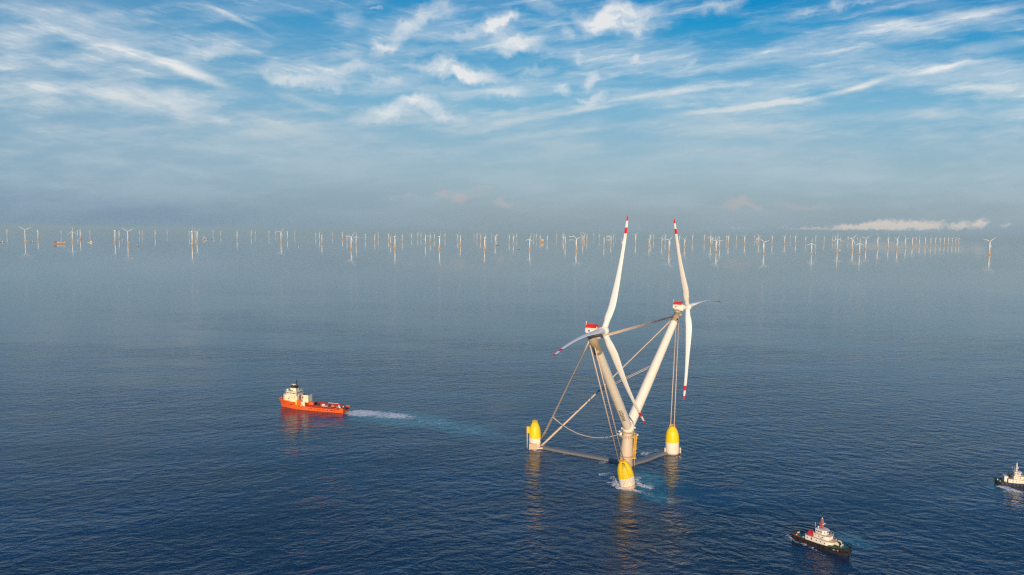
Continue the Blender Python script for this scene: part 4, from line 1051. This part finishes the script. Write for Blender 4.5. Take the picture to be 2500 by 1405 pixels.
# landmarks: turbines a reader can find at once, by photo x
LM = {62: 'turbine with Y-spread blades above the small boat at far left', 177: 'three-bladed turbine just right of the red work barge', 313: 'tall Y-bladed turbine by the brown buoy',
      470: 'tallest left turbine, one long blade straight up', 686: 'left turbine with blades spread like a T above the orange ship', 857: 'turbine on orange base, first of the nearer row', 
      964: 'turbine on orange base, second of the nearer row', 1073: 'turbine on orange base, third of the nearer row', 1183: 'turbine on orange base, fourth of the nearer row', 1293: 'turbine on orange base, fifth of the nearer row',
      1407: 'near-row turbine on orange base, blades in a V, left of the big striped blades', 1519: 'turbine half hidden behind the big left striped blade', 1633: 'near-row turbine between the two big striped blades', 1748: 'near-row turbine first right of the big striped blades',
      1864: 'near-row turbine on bright yellow base, second right of the striped blades', 1981: 'turbine on yellow base with a dark boat beside it', 2044: 'tall turbine with blades like a peace sign, white boat alongside', 2098: 'lowest turbine on yellow base below the cloud bank',
      2142: 'tall turbine with one blade tilted left under the cloud bank', 2340: 'last small turbine ending the right-hand row', 2415: 'lone large turbine apart at the far right'}
SHORT = {62: 'the Y-bladed turbine at far left', 177: 'the turbine beside the red barge', 313: 'the tall Y-bladed turbine by the buoy', 470: 'the tallest left turbine', 686: 'the T-bladed turbine above the orange ship', 857: 'the first near-row turbine', 964: 'the second near-row turbine',
         1073: 'the third near-row turbine', 1183: 'the fourth near-row turbine', 1293: 'the fifth near-row turbine', 1407: 'the V-bladed near-row turbine', 1519: 'the turbine behind the striped blade', 1633: 'the turbine between the striped blades', 1748: 'the turbine first past the striped blades',
         1864: 'the bright yellow-based turbine', 1981: 'the turbine with the dark boat', 2044: 'the peace-sign turbine', 2098: 'the lowest turbine below the clouds', 2142: 'the tilted-blade turbine under the clouds', 2340: 'the last turbine of the right row', 2415: 'the lone far-right turbine'}
lmk = {}
for k in LM:
    i = min(range(len(FARM)), key=lambda i: (abs(FARM[i][0] - k), -FARM[i][2])); lmk[i] = k
idx = sorted(lmk)
def farm_label(i):
    if i in lmk: return 'white ' + LM[lmk[i]]
    pv = max([j for j in idx if j < i], default=None); nx = min([j for j in idx if j > i], default=None)
    adj = 'faint thin' if FARM[i][2] - FARM[i][1] < 15.5 else ('small pale' if FARM[i][2] - FARM[i][1] < 19 else 'mid-sized white')
    if pv is None or (nx is not None and nx - i < i - pv): return f'{adj} turbine, {near_word(nx - i - 1)} to the left of {SHORT[lmk[nx]]}'
    return f'{adj} turbine, {near_word(i - pv - 1)} to the right of {SHORT[lmk[pv]]}'
for i, (x, hy, by, th, yw) in enumerate(FARM):
    p = at(x, by)
    Hh = (by - hy) / FPX * p.y / math.cos(math.atan2(p.x, p.y)) ** 0
    if th is None: th = _r.uniform(0, 120)
    if yw is None: yw = _r.uniform(35, 75)
    az = math.atan2(p.x, p.y)
    t = empty('wind_turbine', p, -az + math.radians(yw), farm_label(i), 'wind turbine', 'wind farm turbines along the horizon')
    t.scale = (Hh, Hh, Hh)
    def cp(nm, parent, rot=None, loc=None):
        o = PROTO[nm].copy(); COL.objects.link(o); o.parent = parent
        if rot is not None: o.rotation_euler = rot
        if loc is not None: o.location = loc
        return o
    cp('foundation', t); cp('tower', t); cp('nacelle', t)
    hb = cp('rotor_hub', t)
    for k in range(3): cp('blade', hb, (0, math.radians(th + 120 * k), 0), (0, -.052, 1.0))
for o in PROTO.values(): bpy.data.objects.remove(o)

# ------------------------------------------------------------------ boats, buoys and platforms far out
def farboat(x, y, length_px, label, hullm, housem, kind=0, hd=0.0, group=None):
    p = at(x, y); L_ = length_px * p.y / FPX
    t = empty('work_boat', p, -math.atan2(p.x, p.y) + hd, label, 'boat', group)
    w = L_ * .24; h = L_ * .09
    hs = [(-.5 * L_, -.5 * L_, w * .42, w * .46, h), (-.2 * L_, -.2 * L_, w * .5, w * .5, h), (.2 * L_, .2 * L_, w * .46, w * .5, h * 1.1), (.4 * L_, .43 * L_, w * .2, w * .3, h * 1.3), (.47 * L_, .5 * L_, .02 * w, .05 * w, h * 1.4)]
    hull_loft(hs).build('hull', M[hullm], t)
    if kind == 0:
        c_ = MB().box((.05 * L_, 0, h + L_ * .07), (L_ * .34, w * .7, L_ * .14)).box((.1 * L_, 0, h + L_ * .18), (L_ * .2, w * .55, L_ * .09)).build('cabin', M[housem], t)
        MB().box((.2 * L_, 0, h + L_ * .185), (L_ * .02, w * .5, L_ * .05)).build('window', M['glass'], c_)
        MB().tube([(.06 * L_, 0, h), (.06 * L_, 0, h + L_ * .42)], L_ * .01, 6).build('mast', M[housem], t)
    return t, L_, h, w
farboat(5.5, 592, 9, 'tiny white work boat at the left edge of the sea', 'dark', 'house')
farboat(78.5, 592, 7, 'tiny dark boat with white cabin right of the far left Y-bladed turbine', 'dark', 'house')
bt, L_, h, w = farboat(145.5, 596.5, 26, 'long red work barge with tan deck cargo and dark hull far off at left', 'brown', 'house', 1, math.pi)
MB().box((.33 * L_, 0, h + L_ * .07), (L_ * .16, w * .8, L_ * .13)).box((.34 * L_, 0, h + L_ * .16), (L_ * .1, w * .6, L_ * .06)).build('bridge', M['deckred'], bt)
MB().box((-.12 * L_, 0, h + L_ * .035), (L_ * .62, w * .7, L_ * .07)).box((-.4 * L_, 0, h + L_ * .07), (L_ * .1, w * .6, L_ * .12)).build('deck_cargo', M['woodtan'], bt)
MB().box((.1 * L_, w * .3, h + L_ * .07), (L_ * .16, w * .3, L_ * .06)).build('cabin', M['house'], bt)
MB().tube([(.25 * L_, 0, h), (.25 * L_, 0, h + L_ * .27)], L_ * .012, 6).build('mast', M['deckred'], bt)
farboat(221, 593, 13, 'small tan and white boat between the red barge and the buoy turbine', 'woodtan', 'house')
farboat(298.5, 587, 5, 'barely visible grey boat just left of the tall Y-bladed turbine', 'grey', 'house')
farboat(503, 585.5, 8, 'small white boat at the foot of the tan platform at left', 'dark', 'house')
farboat(517.5, 585.8, 5, 'tiny dark boat a little right of the tan platform at left', 'dark', 'grey')
farboat(1214.5, 599.4, 8, 'low dark boat beside the far turbines at the middle', 'dark', 'dark', 1)
farboat(1266, 609.2, 6, 'thin dark boat left of the fifth near-row turbine', 'dark', 'dark', 1)
farboat(1990.5, 618, 6, 'small dark boat with white cabin beside a yellow turbine base', 'dark', 'house')
farboat(2050, 611.4, 5, 'small white boat beside the peace-sign turbine', 'house', 'house')
farboat(728.8, 604, 6, 'little dark boat with white cabin alone above the orange ship', 'dark', 'house')
def buoyish(x, y, wpx, hpx, label):
    p = at(x, y); s = p.y / FPX; w, h = wpx * s, hpx * s
    t = empty('marker_buoy', p, 0, label, 'buoy')
    MB().lathe([(w * .5, -1), (w * .5, h * .3), (w * .42, h * .4)], n=14).build('float', M['brown'], t)
    MB().lathe([(w * .3, h * .4), (w * .16, h * .9), (w * .05, h)], n=10).build('top_mark', M['tan'], t)
buoyish(336, 602, 5, 5, 'brown buoy afloat right of the tall Y-bladed turbine')
def jackup(x, y, wpx, hpx, label, hm, cm, cat='platform'):
    p = at(x, y); s = p.y / FPX; w, h = wpx * s, hpx * s
    t = empty('sea_platform', p, -math.atan2(p.x, p.y) + .4, label, cat)
    for dx, dy in ((-1, -1), (1, -1), (1, 1), (-1, 1)): MB().tube([(dx * w * .4, dy * w * .3, -2), (dx * w * .4, dy * w * .3, h * .45)], w * .05, 8).build('leg', M[cm], t)
    MB().box((0, 0, h * .58), (w, w * .8, h * .3)).build('deck', M[hm], t)
    MB().box((w * .12, 0, h * .86), (w * .55, w * .6, h * .26)).build('cabin', M[cm], t)
    MB().tube([(-w * .3, 0, h * .7), (-w * .2, 0, h * 1.25)], w * .04, 6).build('crane', M[hm], t)
jackup(498, 585, 5.5, 6.5, 'tan and white sea platform right of the tallest left turbine', 'tan', 'house')
jackup(1323, 592.5, 7.5, 8.5, 'bright orange sea platform among the middle turbines', 'faryellow', 'faryellow')
jackup(1393, 582, 11, 7, 'pale wide substation platform left of the V-bladed near-row turbine', 'house', 'grey')
jackup(1484, 582, 10, 6, 'faint pale platform left of the big left striped blade', 'house', 'house')
jackup(1738, 588, 4.5, 6, 'small pale platform attached right beside a cross-bladed turbine', 'house', 'house')
jackup(1846, 588, 4, 5.5, 'small pale platform left of the bright yellow-based turbine', 'house', 'house')
